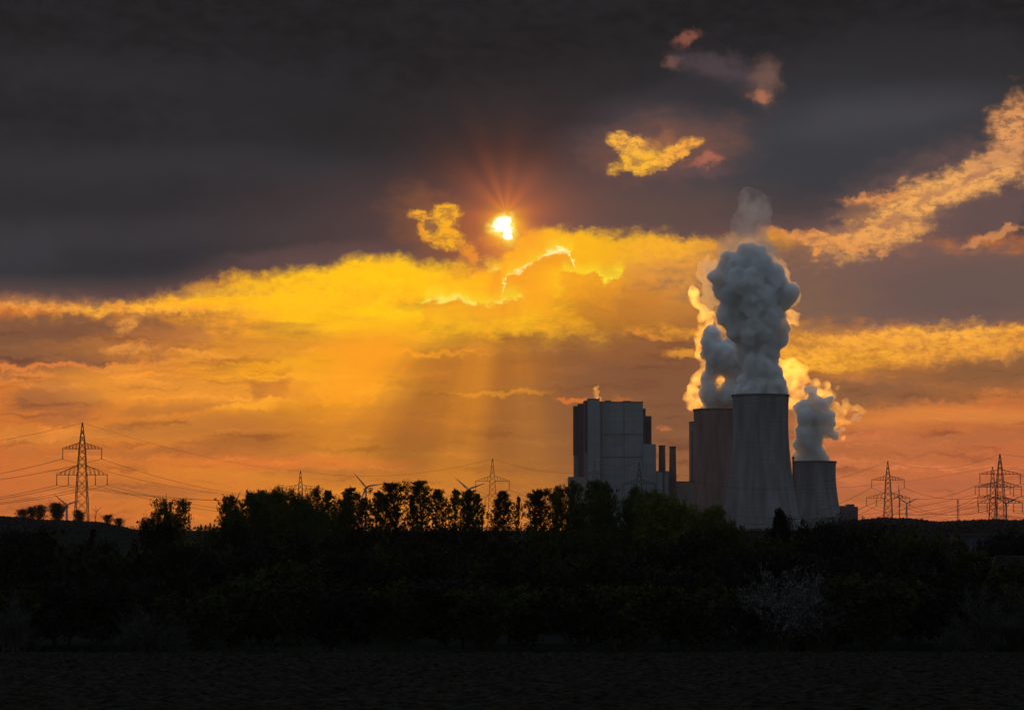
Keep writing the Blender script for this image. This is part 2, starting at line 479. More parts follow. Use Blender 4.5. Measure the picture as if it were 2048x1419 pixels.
class MB:
    """Collects shapes and links them as one mesh object."""

    def __init__(self):
        self.v = []; self.f = []; self.arr = []

    def add(self, vs, fs):
        n = len(self.v)
        self.v.extend(tuple(p) for p in vs)
        self.f.extend(tuple(i + n for i in f) for f in fs)
        return self

    def box(self, x0, x1, y0, y1, z0, z1):
        return self.add([(x0, y0, z0), (x1, y0, z0), (x1, y1, z0), (x0, y1, z0), (x0, y0, z1), (x1, y0, z1), (x1, y1, z1), (x0, y1, z1)],
                        [(0, 3, 2, 1), (4, 5, 6, 7), (0, 1, 5, 4), (1, 2, 6, 5), (2, 3, 7, 6), (3, 0, 4, 7)])

    def prism(self, pts, y0, y1):
        """Outline (x, z) extruded from y0 to y1."""
        n = len(pts)
        vs = [(x, y0, z) for x, z in pts] + [(x, y1, z) for x, z in pts]
        return self.add(vs, [tuple(range(n - 1, -1, -1)), tuple(range(n, 2 * n))] + [(i, (i + 1) % n, (i + 1) % n + n, i + n) for i in range(n)])

    def tube(self, p, q_, r0, r1=None, n=5, cap=True):
        p = Vector(p); q_ = Vector(q_)
        r1 = r0 if r1 is None else r1
        d = (q_ - p)
        if d.length < 1e-6:
            return self
        d.normalize()
        a = d.orthogonal().normalized(); b = d.cross(a)
        vs = []
        for c, r in ((p, r0), (q_, r1)):
            for k in range(n):
                t = 2 * math.pi * k / n
                vs.append(c + a * (math.cos(t) * r) + b * (math.sin(t) * r))
        fs = [(k, (k + 1) % n, (k + 1) % n + n, k + n) for k in range(n)]
        if cap:
            fs += [tuple(range(n - 1, -1, -1)), tuple(range(n, 2 * n))]
        return self.add(vs, fs)

    def path(self, pts, rs, n=5):
        vs = []; fs = []
        m = len(pts)
        for i, p in enumerate(pts):
            p = Vector(p)
            d = (Vector(pts[min(i + 1, m - 1)]) - Vector(pts[max(i - 1, 0)])).normalized()
            a = d.cross(Vector((0.31, 0.95, 0.05))).normalized(); b = d.cross(a)
            for k in range(n):
                t = 2 * math.pi * k / n
                vs.append(p + a * (math.cos(t) * rs[i]) + b * (math.sin(t) * rs[i]))
        for i in range(m - 1):
            for k in range(n):
                fs.append((i * n + k, i * n + (k + 1) % n, (i + 1) * n + (k + 1) % n, (i + 1) * n + k))
        fs += [tuple(range(n - 1, -1, -1)), tuple(range((m - 1) * n, m * n))]
        return self.add(vs, fs)

    def lathe(self, prof, n=64, close=False):
        """prof: (r, z) list, bottom to top."""
        vs = []; m = len(prof)
        for r, z in prof:
            for k in range(n):
                t = 2 * math.pi * k / n
                vs.append((r * math.cos(t), r * math.sin(t), z))
        fs = []
        for i in range(m if close else m - 1):
            j = (i + 1) % m
            for k in range(n):
                fs.append((i * n + k, i * n + (k + 1) % n, j * n + (k + 1) % n, j * n + k))
        return self.add(vs, fs)

    def mesh(self, name, m=None, smooth=False):
        me = bpy.data.meshes.new(name)
        me.from_pydata([tuple(p) for p in self.v], [], self.f)
        if m:
            me.materials.append(m)
        if smooth:
            me.polygons.foreach_set('use_smooth', [True] * len(me.polygons))
        me.update()
        return me

    def build(self, name, m, parent=None, loc=(0, 0, 0), smooth=False):
        o = bpy.data.objects.new(name, self.mesh(name, m, smooth))
        COL.objects.link(o)
        o.location = loc
        o.parent = parent
        return o


def quads_mesh(name, P, m):
    """P: (n,4,3) array of quads."""
    n = len(P)
    me = bpy.data.meshes.new(name)
    me.vertices.add(n * 4); me.loops.add(n * 4); me.polygons.add(n)
    me.vertices.foreach_set('co', P.reshape(-1).astype(np.float32))
    me.loops.foreach_set('vertex_index', np.arange(n * 4, dtype=np.int32))
    me.polygons.foreach_set('loop_start', np.arange(0, n * 4, 4, dtype=np.int32))
    me.polygons.foreach_set('loop_total', np.full(n, 4, dtype=np.int32))
    me.materials.append(m)
    me.update(calc_edges=True)
    return me


def leaves(C, size, elong=1.6, down=0.0):
    n = len(C)
    a = nrg.normal(size=(n, 3)); a[:, 2] -= down * 2
    a /= np.linalg.norm(a, axis=1)[:, None]
    b = np.cross(a, nrg.normal(size=(n, 3))); b /= np.linalg.norm(b, axis=1)[:, None]
    s = (size * (0.6 + 0.8 * nrg.random(n)))[:, None]
    A = a * s * elong * 0.5; B = b * s * 0.5
    return np.stack([C - A, C + B * 0.9 - A * 0.1, C + A, C - B * 0.9 - A * 0.1], axis=1)


def tag(o, label=None, cat=None, group=None, kind=None):
    if label: o['label'] = label
    if cat: o['category'] = cat
    if group: o['group'] = group
    if kind: o['kind'] = kind
    return o


def thing(name, label, cat, loc=(0, 0, 0), group=None):
    o = bpy.data.objects.new(name, None); COL.objects.link(o)
    o.location = loc
    o.empty_display_size = 0.1
    return tag(o, label, cat, group)


def copy_tree(root, loc, rz=0.0, sc=(1, 1, 1), label=None):
    r = root.copy(); COL.objects.link(r)
    r.location = loc; r.rotation_euler = (0, 0, rz); r.scale = sc
    if label: r['label'] = label
    for ch in list(root.children):
        c = ch.copy(); COL.objects.link(c); c.parent = r
        for g in ch.children:
            d = g.copy(); COL.objects.link(d); d.parent = c
    return r


# ------------------------------------------------------------------ materials
def mat(name, c1, c2=None, scale=1.0, rough=0.85, stretch=(1, 1, 1), bump=0.0, detail=6, spec=0.2, lo=0.35, hi=0.65, metal=0.0):
    m = bpy.data.materials.new(name); m.use_nodes = True
    nt = m.node_tree; N, L = nt.nodes, nt.links
    b = N['Principled BSDF']
    b.inputs['Roughness'].default_value = rough
    b.inputs['Specular IOR Level'].default_value = spec
    b.inputs['Metallic'].default_value = metal
    c2 = c2 or tuple(x * 0.7 for x in c1)
    t = N.new('ShaderNodeTexCoord'); mp = N.new('ShaderNodeMapping'); L.new(t.outputs['Object'], mp.inputs[0])
    mp.inputs['Scale'].default_value = stretch
    nz = N.new('ShaderNodeTexNoise'); L.new(mp.outputs[0], nz.inputs['Vector'])
    nz.inputs['Scale'].default_value = scale; nz.inputs['Detail'].default_value = detail
    cr_ = N.new('ShaderNodeValToRGB'); L.new(nz.outputs[0], cr_.inputs[0])
    cr_.color_ramp.elements[0].position = lo; cr_.color_ramp.elements[0].color = (*c2, 1)
    cr_.color_ramp.elements[1].position = hi; cr_.color_ramp.elements[1].color = (*c1, 1)
    L.new(cr_.outputs[0], b.inputs['Base Color'])
    if bump:
        bp = N.new('ShaderNodeBump'); L.new(nz.outputs[0], bp.inputs['Height'])
        bp.inputs['Strength'].default_value = 1; bp.inputs['Distance'].default_value = bump
        L.new(bp.outputs[0], b.inputs['Normal'])
    return m


def concrete(name, base, rings=0.14):
    """Tall slip-formed concrete: streaks that run down, faint lift rings."""
    m = mat(name, base, tuple(x * 0.62 for x in base), scale=0.12, stretch=(1, 1, 0.12), detail=8)
    nt = m.node_tree; N, L = nt.nodes, nt.links
    t = N.new('ShaderNodeTexCoord')
    w = N.new('ShaderNodeTexWave'); w.bands_direction = 'Z'; w.inputs['Scale'].default_value = 0.055
    w.inputs['Distortion'].default_value = 0.4
    L.new(t.outputs['Object'], w.inputs['Vector'])
    mp = N.new('ShaderNodeMapping'); L.new(t.outputs['Object'], mp.inputs[0]); mp.inputs['Scale'].default_value = (1, 1, 0.3)
    nz = N.new('ShaderNodeTexNoise'); nz.inputs['Scale'].default_value = 0.03; nz.inputs['Detail'].default_value = 5
    L.new(mp.outputs[0], nz.inputs['Vector'])
    mr = N.new('ShaderNodeMapRange'); L.new(w.outputs[1], mr.inputs[0]); mr.inputs[1].default_value = 0.0; mr.inputs[2].default_value = 0.12
    mr.inputs[3].default_value = 1 - rings; mr.inputs[4].default_value = 1.0
    m1 = N.new('ShaderNodeMix'); m1.data_type = 'RGBA'; m1.blend_type = 'MULTIPLY'; m1.inputs[0].default_value = 1
    old = [l for l in nt.links if l.to_socket.name == 'Base Color'][0]
    L.new(old.from_socket, m1.inputs[6]); L.new(mr.outputs[0], m1.inputs[7])
    mr2 = N.new('ShaderNodeMapRange'); L.new(nz.outputs[0], mr2.inputs[0]); mr2.inputs[1].default_value = .3; mr2.inputs[2].default_value = .7
    mr2.inputs[3].default_value = 0.75; mr2.inputs[4].default_value = 1.15
    m2 = N.new('ShaderNodeMix'); m2.data_type = 'RGBA'; m2.blend_type = 'MULTIPLY'; m2.inputs[0].default_value = 1
    L.new(m1.outputs[2], m2.inputs[6]); L.new(mr2.outputs[0], m2.inputs[7])
    L.new(m2.outputs[2], N['Principled BSDF'].inputs['Base Color'])
    return m


def cladding(name, base, pitch=9.0):
    """Sheet-metal facade with panel joints."""
    m = mat(name, base, tuple(x * 0.85 for x in base), scale=0.05, detail=4, rough=0.6)
    nt = m.node_tree; N, L = nt.nodes, nt.links
    t = N.new('ShaderNodeTexCoord'); sx = N.new('ShaderNodeSeparateXYZ'); L.new(t.outputs['Object'], sx.inputs[0])
    old = [l for l in nt.links if l.to_socket.name == 'Base Color'][0].from_socket
    for ax, p_ in ((0, pitch), (2, pitch * 1.7)):
        a = N.new('ShaderNodeMath'); a.operation = 'PINGPONG'; L.new(sx.outputs[ax], a.inputs[0]); a.inputs[1].default_value = p_ / 2
        c = N.new('ShaderNodeMapRange'); L.new(a.outputs[0], c.inputs[0]); c.inputs[1].default_value = 0.25; c.inputs[2].default_value = 0.6
        c.inputs[3].default_value = 0.86; c.inputs[4].default_value = 1
        k = N.new('ShaderNodeMix'); k.data_type = 'RGBA'; k.blend_type = 'MULTIPLY'; k.inputs[0].default_value = 1
        L.new(old, k.inputs[6]); L.new(c.outputs[0], k.inputs[7]); old = k.outputs[2]
    L.new(old, N['Principled BSDF'].inputs['Base Color'])
    return m


def leafmat(name, c):
    m = mat(name, c, tuple(x * 0.55 for x in c), scale=0.7, rough=0.9, detail=3, spec=0.05)
    return m


M_concrete = concrete('tower_concrete', (0.195, 0.205, 0.225))
M_concrete_haze = concrete('tower_concrete_haze_tint', (0.21, 0.145, 0.15))  # reddish light scattered by the haze, put into the concrete colour
M_rim = mat('tower_rim', (0.07, 0.07, 0.08), scale=.2, rough=1, spec=0)
M_clad = cladding('facade_blue_grey', (0.22, 0.255, 0.28))
M_clad_l = cladding('facade_pale', (0.24, 0.19, 0.195))
M_clad_d = cladding('facade_dark', (0.07, 0.06, 0.09), 6)
M_brick = mat('chimney_brown', (0.13, 0.07, 0.07), scale=.3)
M_steel = mat('galvanised_steel', (0.075, 0.065, 0.065), scale=.3, rough=.6)
M_wire = mat('conductor', (0.05, 0.04, 0.04), scale=.3, rough=.8)
M_ins = mat('insulator_glass', (0.08, 0.05, 0.04), scale=.6, rough=.4)
M_white = mat('turbine_paint', (0.24, 0.26, 0.33), (0.2, 0.21, 0.28), scale=.1, rough=.5)
M_redwhite = mat('mast_red', (0.3, 0.07, 0.06), scale=.1)
M_pale = mat('mast_white', (0.6, 0.55, 0.55), scale=.1)
M_edge = mat('weathered_metal', (0.06, 0.06, 0.065), scale=.5, rough=.95, spec=0)
M_bark = mat('bark', (0.055, 0.042, 0.033), scale=2.5, stretch=(1, 1, .3), rough=.95)
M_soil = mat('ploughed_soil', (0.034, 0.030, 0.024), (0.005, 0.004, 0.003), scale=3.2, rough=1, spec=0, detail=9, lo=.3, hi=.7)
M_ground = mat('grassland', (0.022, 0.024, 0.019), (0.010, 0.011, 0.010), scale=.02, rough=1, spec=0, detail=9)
M_leaf = [leafmat('young_leaf_olive', (0.080, 0.084, 0.016)), leafmat('young_leaf_green', (0.062, 0.080, 0.020)), leafmat('bud_brown', (0.055, 0.040, 0.022))]
M_willow = leafmat('willow_leaf', (0.12, 0.125, 0.02))
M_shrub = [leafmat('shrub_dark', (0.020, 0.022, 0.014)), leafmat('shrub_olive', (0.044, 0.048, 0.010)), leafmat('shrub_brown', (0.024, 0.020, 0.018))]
M_spruce = leafmat('needles', (0.016, 0.022, 0.016))
M_ivy = leafmat('ivy', (0.014, 0.018, 0.012))
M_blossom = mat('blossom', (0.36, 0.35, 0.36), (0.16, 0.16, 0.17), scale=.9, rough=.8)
M_blossom_dim = mat('darker_blossom', (0.10, 0.10, 0.10), (0.05, 0.05, 0.05), scale=.9, rough=.9)  # darker copy of the blossom colour for the fainter shrubs
M_yellow = leafmat('forsythia', (0.12, 0.12, 0.015))
M_farwood = leafmat('far_wood', (0.040, 0.036, 0.036))


# ------------------------------------------------------------------ ground
def sstep(a, b, t):
    t = np.clip((t - a) / (b - a), 0, 1)
    return t * t * (3 - 2 * t)


def gz(x, y):
    x = np.asarray(x, float); y = np.asarray(y, float)
    z = 7.3 * (1 - y / 212.0)
    z = np.where(y > 212, 0.0, z)
    z = np.where(y < -60, 7.3 * (1 + 60 / 212.0), z)
    # low embankment across the view
    z = z + 10.2 * np.exp(-((y - 700) / 60.0) ** 2) * (1 - sstep(30, 150, x) * 0.1)
    # wooded ridge on the left
    ax = x / np.maximum(y, 1) / PX + 1024
    prof = np.interp(ax, [-900, -200, 0, 120, 200, 240, 290, 330], [26, 24, 15.2, 13.8, 13.2, 11.5, 9.5, 0])
    z = z + np.where(ax < 330, prof, 0) * np.exp(-((y - 1150) / 120.0) ** 2)
    # low rise on the right
    prof = np.interp(ax, [1600, 1690, 1745, 1775, 1850, 1950, 2300, 3000], [0, 12, 14.2, 14.0, 12.0, 11.5, 11.5, 20])
    z = z + np.where(ax > 1600, prof, 0) * np.exp(-((y - 1500) / 140.0) ** 2)
    return z


def grid_mesh(name, ys, us, fx, fz, m):
    Y = np.repeat(ys, len(us)); U = np.tile(us, len(ys))
    X = fx(U, Y); Z = fz(X, Y)
    nx = len(us); ny = len(ys)
    P = np.stack([X, Y, Z], 1)
    i = (np.arange(ny - 1)[:, None] * nx + np.arange(nx - 1)[None, :]).reshape(-1)
    F = np.stack([i, i + 1, i + nx + 1, i + nx], 1)
    me = bpy.data.meshes.new(name)
    me.vertices.add(len(P)); me.loops.add(F.size); me.polygons.add(len(F))
    me.vertices.foreach_set('co', P.reshape(-1).astype(np.float32))
    me.loops.foreach_set('vertex_index', F.reshape(-1).astype(np.int32))
    me.polygons.foreach_set('loop_start', np.arange(0, F.size, 4, dtype=np.int32))
    me.polygons.foreach_set('loop_total', np.full(len(F), 4, dtype=np.int32))
    me.polygons.foreach_set('use_smooth', np.ones(len(F), dtype=bool))
    me.materials.append(m)
    me.update(calc_edges=True)
    o = bpy.data.objects.new(name, me); COL.objects.link(o)
    return o


ys = np.concatenate([np.linspace(-400, 0, 9)[:-1], np.linspace(0, 240, 50), np.linspace(245, 2000, 160), np.geomspace(2040, 30000, 40)])
us = np.concatenate([np.linspace(-1, -.2, 12)[:-1], np.linspace(-.2, .2, 160), np.linspace(.2, 1, 12)[1:]])
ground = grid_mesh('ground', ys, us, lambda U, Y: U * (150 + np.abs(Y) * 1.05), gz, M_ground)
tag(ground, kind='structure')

# the ploughed field: a displaced sheet of clods a little above the ground sheet
fy = np.linspace(30, 213, 900); fu = np.linspace(-1, 1, 420)


def field_z(X, Y):
    n = len(fy), len(fu)
    a = nrg.random(n); b = nrg.random(n)
    b = (b + np.roll(b, 1, 0) + np.roll(b, 1, 1) + np.roll(b, (1, 1), (0, 1))) / 4
    c = nrg.random(n)
    for k in range(3):
        c = (c + np.roll(c, 1, 0) + np.roll(c, 1, 1) + np.roll(c, 2, 1) + np.roll(c, 3, 1)) / 5
    h = (0.06 * a + 0.16 * b + 0.7 * (c - .5)).reshape(-1)
    h = h + 0.03 * np.sin((Y + 0.15 * X) * 2 * math.pi / 0.9)
    return gz(X, Y) + 0.08 + h * np.clip(Y / 120, .45, 1.3)


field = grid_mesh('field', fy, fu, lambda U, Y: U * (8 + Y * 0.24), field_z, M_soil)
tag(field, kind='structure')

# ------------------------------------------------------------------ cooling towers
def cooling_tower(cx, topy, D, prof, base_z, label, m, group='hyperboloid cooling towers'):
    """prof: (photo y, half width in photo px), top to bottom."""
    s = D * PX
    c = at(cx, topy, D)
    t = thing('cooling_tower', label, 'cooling tower', (c.x, D, base_z), group)
    pr = [(hw * s, at(cx, y, D).z - base_z) for y, hw in prof][::-1]
    zs = np.linspace(pr[0][1], pr[-1][1], 40)
    # smooth interpolation through the profile
    px_ = [p[1] for p in pr]; pr_ = [p[0] for p in pr]
    rs = np.interp(zs, px_, pr_)
    for _ in range(4):
        rs[1:-1] = (rs[:-2] + rs[1:-1] * 2 + rs[2:]) / 4
    outer = list(zip(rs, zs))
    inner = [(r - 1.1, z) for r, z in outer][::-1]
    MB().lathe(outer + inner, 96, close=True).build('shell', m, t, smooth=True)
    r = rs[-1]; z = zs[-1]
    MB().lathe([(r + .05, z - 2.2), (r + 1.0, z - 2.2), (r + 1.0, z + .5), (r - 1.4, z + .5), (r - 1.4, z - 1.6)], 96).build('rim_ring', M_rim, t)
    # inclined columns that carry the shell, air inlet behind them
    legs = MB(); rb = rs[0]; zb = zs[0]
    for k in range(36):
        a0 = 2 * math.pi * k / 36
        for sg in (-1, 1):
            a1 = a0 + sg * math.pi / 36
            legs.tube(((rb + 2) * math.cos(a0), (rb + 2) * math.sin(a0), 0), (rb * math.cos(a1), rb * math.sin(a1), zb + .3), .9, .9, 5)
    legs.build('support_columns', m, t)
    MB().lathe([(rb - 4, 0), (rb - 4, zb * .6)], 48).build('basin_wall', M_rim, t)
    return t, c, s


T2, T2c, s2 = cooling_tower(1521, 790, 3800, [(790, 56.7), (815, 55.5), (845, 55), (870, 55.6), (900, 57.2), (928, 60), (955, 63), (981, 66.5), (1008, 71), (1035, 76.5), (1052, 80), (1068, 84)], 0,
                            'tallest and nearest grey cooling tower, the front one, with the thickest steam column', M_concrete)
T1, T1c, s1 = cooling_tower(1438, 818.5, 4240, [(818.5, 51), (850, 50), (880, 50.5), (910, 53), (940, 57), (970, 62), (1000, 67.5), (1030, 73), (1052, 77), (1065, 80)], 0,
                            'reddish brown cooling tower partly hidden behind the left flank of the tallest tower', M_concrete_haze)
T3, T3c, s3 = cooling_tower(1629, 922.5, 4050, [(922.5, 43), (938, 42), (956, 42), (975, 43.5), (995, 46), (1015, 49), (1035, 52.5), (1052, 56), (1066, 59)], 0,
                            'lowest cooling tower, right of the tallest one, steam drifting to the right', M_concrete)

# ------------------------------------------------------------------ boiler house and low plant buildings
BD = 4000.0
sb = BD * PX


def bx(mb, x0, x1, ytop, ybot, d0, d1):
    """Box between photo x0..x1 at the front distance, from photo height ytop down to ybot."""
    a = at(x0, ytop, BD + d0); b = at(x1, ytop, BD + d0)
    zb = 0.0 if ybot is None else at(x0, ybot, BD + d0).z
    mb.box(a.x, b.x, BD + d0, BD + d1, zb, a.z)


B = thing('boiler_house', 'huge stepped grey boiler building with slim stair towers, tallest block left of the cooling towers', 'power plant building')


def bpart(name, m, boxes, parent=B):
    mb = MB()
    for b in boxes:
        bx(mb, *b)
    return mb.build(name, m, parent)


bpart('main_block', M_clad, [(1200, 1286, 804.2, None, 0, 90)])
bpart('roof_band', M_clad_d, [(1199.8, 1286.4, 802.6, 804.3, -.8, 90.8)])
st = bpart('stair_tower', M_clad, [(1175.6, 1199.6, 798, None, -14, 40)])
bpart('tower_cap', M_clad_d, [(1175.2, 1200.2, 796.6, 798.1, -15, 41)], st)
bpart('corner_tower', M_clad_l, [(1167.3, 1175.4, 801, None, 4, 44)])
bpart('dark_shaft', M_clad_d, [(1169.6, 1175.2, 800.6, 903, 1, 30)])
bpart('side_tower', M_clad_d, [(1156, 1167.2, 807, None, 10, 60)])
bpart('end_tower', M_clad_l, [(1148, 1155.8, 813, None, 20, 60)])
bpart('dark_shaft', M_clad_d, [(1147.2, 1154.6, 811.5, 909, 16, 58)])
bpart('coal_conveyor_head', M_clad_d, [(1286.2, 1291.4, 816.5, None, 20, 60)])
an = bpart('flue_gas_annex', M_clad_d, [(1291.5, 1303, 831.5, None, 30, 80)])
pm = MB()
for x in (1293.5, 1297, 1300.5):
    a = at(x, 835, BD)
    pm.tube((a.x, BD + 28, 60), (a.x, BD + 28, a.z), 1.3, 1.3, 8)
for y in (845, 858, 872):
    a = at(1291.5, y, BD); b = at(1304, y, BD)
    pm.box(a.x, b.x, BD + 26, BD + 29.9, a.z - .5, a.z + .5)
pm.build('ducts', M_rim, an)
bpart('low_block', M_clad, [(1286.2, 1312, 887.6, None, -3, 70)])
bpart('rear_step', M_clad_d, [(1312.1, 1338, 941.5, None, 10, 60)])
bpart('front_annex', M_clad_l, [(1136, 1175.4, 953, None, -18, -14.2), ])
bpart('roof_fan_house', M_clad_d, [(1210, 1222, 800.4, 802.5, 20, 30)])
bpart('roof_fan_house', M_clad_d, [(1246, 1262, 801, 802.5, 20, 32)])
# faint vertical joint and gallery lines, real thin ledges
g = MB()
for x in (1203.5, 1248):
    a = at(x, 806, BD); g.box(a.x - .25, a.x + .25, BD - .5, BD - .02, 5, a.z)
for y in (913, 868):
    a = at(1204, y, BD); b = at(1284, y, BD); g.box(a.x, b.x, BD - .9, BD - .03, a.z - .3, a.z + .3)
g.build('wall_ledges', M_clad_d, B)


def chimney(x0t, x1t, yt, x0b, x1b, yb, D, label):
    s = D * PX
    c = at((x0b + x1b) / 2, yb, D)
    t = thing('chimney', label, 'chimney', (c.x, D, 0), 'short brown chimneys')
    zt = at(x0t, yt, D).z; zb = at(x0t, yb, D).z
    rt = (x1t - x0t) / 2 * s; rb = (x1b - x0b) / 2 * s
    r0 = rb + (rb - rt) * zb / (zt - zb)
    MB().lathe([(r0, 0), (rb, zb), (rt, zt), (rt - .8, zt), (rt - .8, zt - 6)], 32).build('shaft', M_brick, t, smooth=True)
    MB().lathe([(rt + .02, zt - 1.6), (rt + .5, zt - 1.6), (rt + .5, zt + .3), (rt - .9, zt + .3)], 32).build('rim', M_rim, t)
    return t


chimney(1317.2, 1329.6, 890.5, 1317.0, 1331.3, 942, 4080, 'left short brown chimney between the boiler building and the cooling towers')
chimney(1338, 1350.6, 892.6, 1337.8, 1353.2, 965, 3960, 'right short brown chimney next to the cooling towers, standing free')
# flue gas tank under the left chimney
t = thing('switchgear_building', 'low grey service building below the two short chimneys', 'building')
mb = MB(); bx(mb, 1316, 1337, 943.5, None, -60, -20); mb.build('wall', M_clad, t)
mb = MB()
for x in (1322.5, 1335.5):
    a = at(x, 936, BD); mb.tube((a.x, BD - 62, 0), (a.x, BD - 62, a.z), 1.2, 1.2, 8)
mb.build('vent_pipes', M_rim, t)
t = thing('turbine_hall', 'long low pale hall behind the right chimney, touching the reddish cooling tower', 'building')
mb = MB(); bx(mb, 1353, 1391, 963.4, None, 60, 140); mb.build('wall', M_clad_l, t)
mb = MB(); bx(mb, 1352.6, 1391.4, 961.8, 963.5, 59, 141); mb.build('roof', M_clad_d, t)
t = thing('elevator_tower', 'slim pale lift tower hugging the left edge of the reddish cooling tower', 'tower')
mb = MB(); bx(mb, 1380.4, 1389, 844, None, 120, 150); mb.build('wall', M_clad_l, t)
mb = MB(); bx(mb, 1380, 1389.4, 842.5, 844.1, 119, 151); mb.build('cap', M_clad_d, t)
mb = MB()
bx(mb, 1383.2, 1384.8, 862, 1040, 119.4, 119.95)
mb.build('window_strip', M_rim, t)
t = thing('slender_flue', 'thin dark flue standing between the tallest and the lowest cooling tower', 'chimney')
a = at(1586.5, 912, 3900)
MB().tube((a.x, 3900, 0), (a.x, 3900, a.z), 1.6, 1.3, 12).build('pipe', M_brick, t)
MB().lathe([(1.3, -1.5), (2.3, -1.5), (2.3, 0), (1.2, 0)], 12).build('platform', M_rim, t, loc=(a.x, 3900, a.z - 1.5))
t = thing('old_power_block', 'small dark block with a roof hut beside the lowest cooling tower', 'building')
mb = MB(); bx(mb, 1672, 1716, 1012.5, None, 200, 290); mb.build('wall', M_clad_d, t)
mb = MB(); bx(mb, 1697, 1709, 1007.5, 1012.6, 220, 260); mb.build('roof_hut', M_clad_d, t)
mb = MB(); bx(mb, 1672, 1690, 1010.8, 1012.6, 215, 270); mb.build('roof_vent', M_rim, t)


# ------------------------------------------------------------------ steam
def steam_mat(name, dens, g=0.5, nscale=0.03, contrast=0.0, color=(0.998, 0.999, 1.0)):
    m = bpy.data.materials.new(name); m.use_nodes = True
    nt = m.node_tree; N, L = nt.nodes, nt.links
    N.remove(N['Principled BSDF'])
    v = N.new('ShaderNodeVolumePrincipled')
    v.inputs['Color'].default_value = (*color, 1)
    v.inputs['Anisotropy'].default_value = g
    v.inputs['Density'].default_value = dens
    if contrast > 0:
        t = N.new('ShaderNodeTexCoord'); nz = N.new('ShaderNodeTexNoise'); L.new(t.outputs['Object'], nz.inputs['Vector'])
        nz.inputs['Scale'].default_value = nscale; nz.inputs['Detail'].default_value = 4; nz.inputs['Roughness'].default_value = .6
        mr = N.new('ShaderNodeMapRange'); L.new(nz.outputs[0], mr.inputs[0])
        mr.inputs[1].default_value = .5 - .2 / contrast; mr.inputs[2].default_value = .5 + .2 / contrast
        mr.inputs[3].default_value = 0; mr.inputs[4].default_value = dens * 2
        L.new(mr.outputs[0], v.inputs['Density'])
    L.new(v.outputs[0], N['Material Output'].inputs['Volume'])
    if contrast == 0:
        m.cycles.homogeneous_volume = True
    else:
        m.cycles.volume_step_rate = 0.35
    return m


ICO = None


def ico_template():
    import bmesh
    bm = bmesh.new(); bmesh.ops.create_icosphere(bm, subdivisions=2, radius=1)
    v = [tuple(x.co) for x in bm.verts]; f = [tuple(y.index for y in x.verts) for x in bm.faces]
    bm.free(); return v, f


ICO = ico_template()
TEX = {}


def cloud_tex(size, depth=3):
    k = (size, depth)
    if k not in TEX:
        t = bpy.data.textures.new('billow', 'CLOUDS'); t.noise_scale = size; t.noise_depth = depth
        TEX[k] = t
    return TEX[k]


def puff_mesh(name, balls, D, m, origin, vox=1.8, disp=((26, 16), (11, 11), (5, 4.5)), flat_z=None, depth=0.9):
    """Union of balls (photo x, y, radius in photo px[, depth offset in radii]) -> one closed billowy mesh."""
    s = D * PX
    mb = MB(); r_ = random.Random(len(balls) * 31 + int(D))
    for b in balls:
        c = at(b[0], b[1], D) - Vector(origin)
        r = b[2] * s
        dy = (b[3] if len(b) > 3 else r_.uniform(-.5, .5)) * r * depth
        mb.add([(c.x + v[0] * r, c.y + dy + v[1] * r, c.z + v[2] * r) for v in ICO[0]], ICO[1])
    me = mb.mesh(name, m)
    o = bpy.data.objects.new('tmp', me); COL.objects.link(o)
    rm = o.modifiers.new('r', 'REMESH'); rm.mode = 'VOXEL'; rm.voxel_size = vox; rm.adaptivity = 0
    for size, st_ in disp:
        d = o.modifiers.new('d', 'DISPLACE'); d.texture = cloud_tex(size); d.strength = st_; d.mid_level = 0.5; d.texture_coords = 'LOCAL'
    r2 = o.modifiers.new('r2', 'REMESH'); r2.mode = 'VOXEL'; r2.voxel_size = vox; r2.use_smooth_shade = True
    dg = bpy.context.evaluated_depsgraph_get()
    new = bpy.data.meshes.new_from_object(o.evaluated_get(dg))
    bpy.data.objects.remove(o)
    new.name = name
    new.materials.clear(); new.materials.append(m)
    if flat_z is not None:      # the plume starts inside the tower mouth
        n = len(new.vertices); co = np.empty(n * 3); new.vertices.foreach_get('co', co); co = co.reshape(-1, 3)
        co[:, 2] = np.where(co[:, 2] < flat_z, flat_z + (co[:, 2] - flat_z) * .02, co[:, 2])
        new.vertices.foreach_set('co', co.reshape(-1)); new.update()
    return new


def c5(L_):
    return [(1340 + x / 3.224, 360 + y / 3.224, r / 3.224) + tuple(k) for x, y, r, *k in L_]


def c6(L_):
    return [(1340 + x / 3.733, 740 + y / 3.733, r / 3.733) + tuple(k) for x, y, r, *k in L_]


M_steam = steam_mat('dense_steam', STEAM_D, STEAM_G)
M_wisp = steam_mat('thin_steam', WISP_D, .86, .07, 1.3)
M_side = steam_mat('thin_grey_steam', .08, .6, .05, 1.3)
M_veil = steam_mat('steam_veil', .035, .6, .07, 1.5)
M_top = steam_mat('fading_steam', TOP_D, -0.2, .045, 1.5)

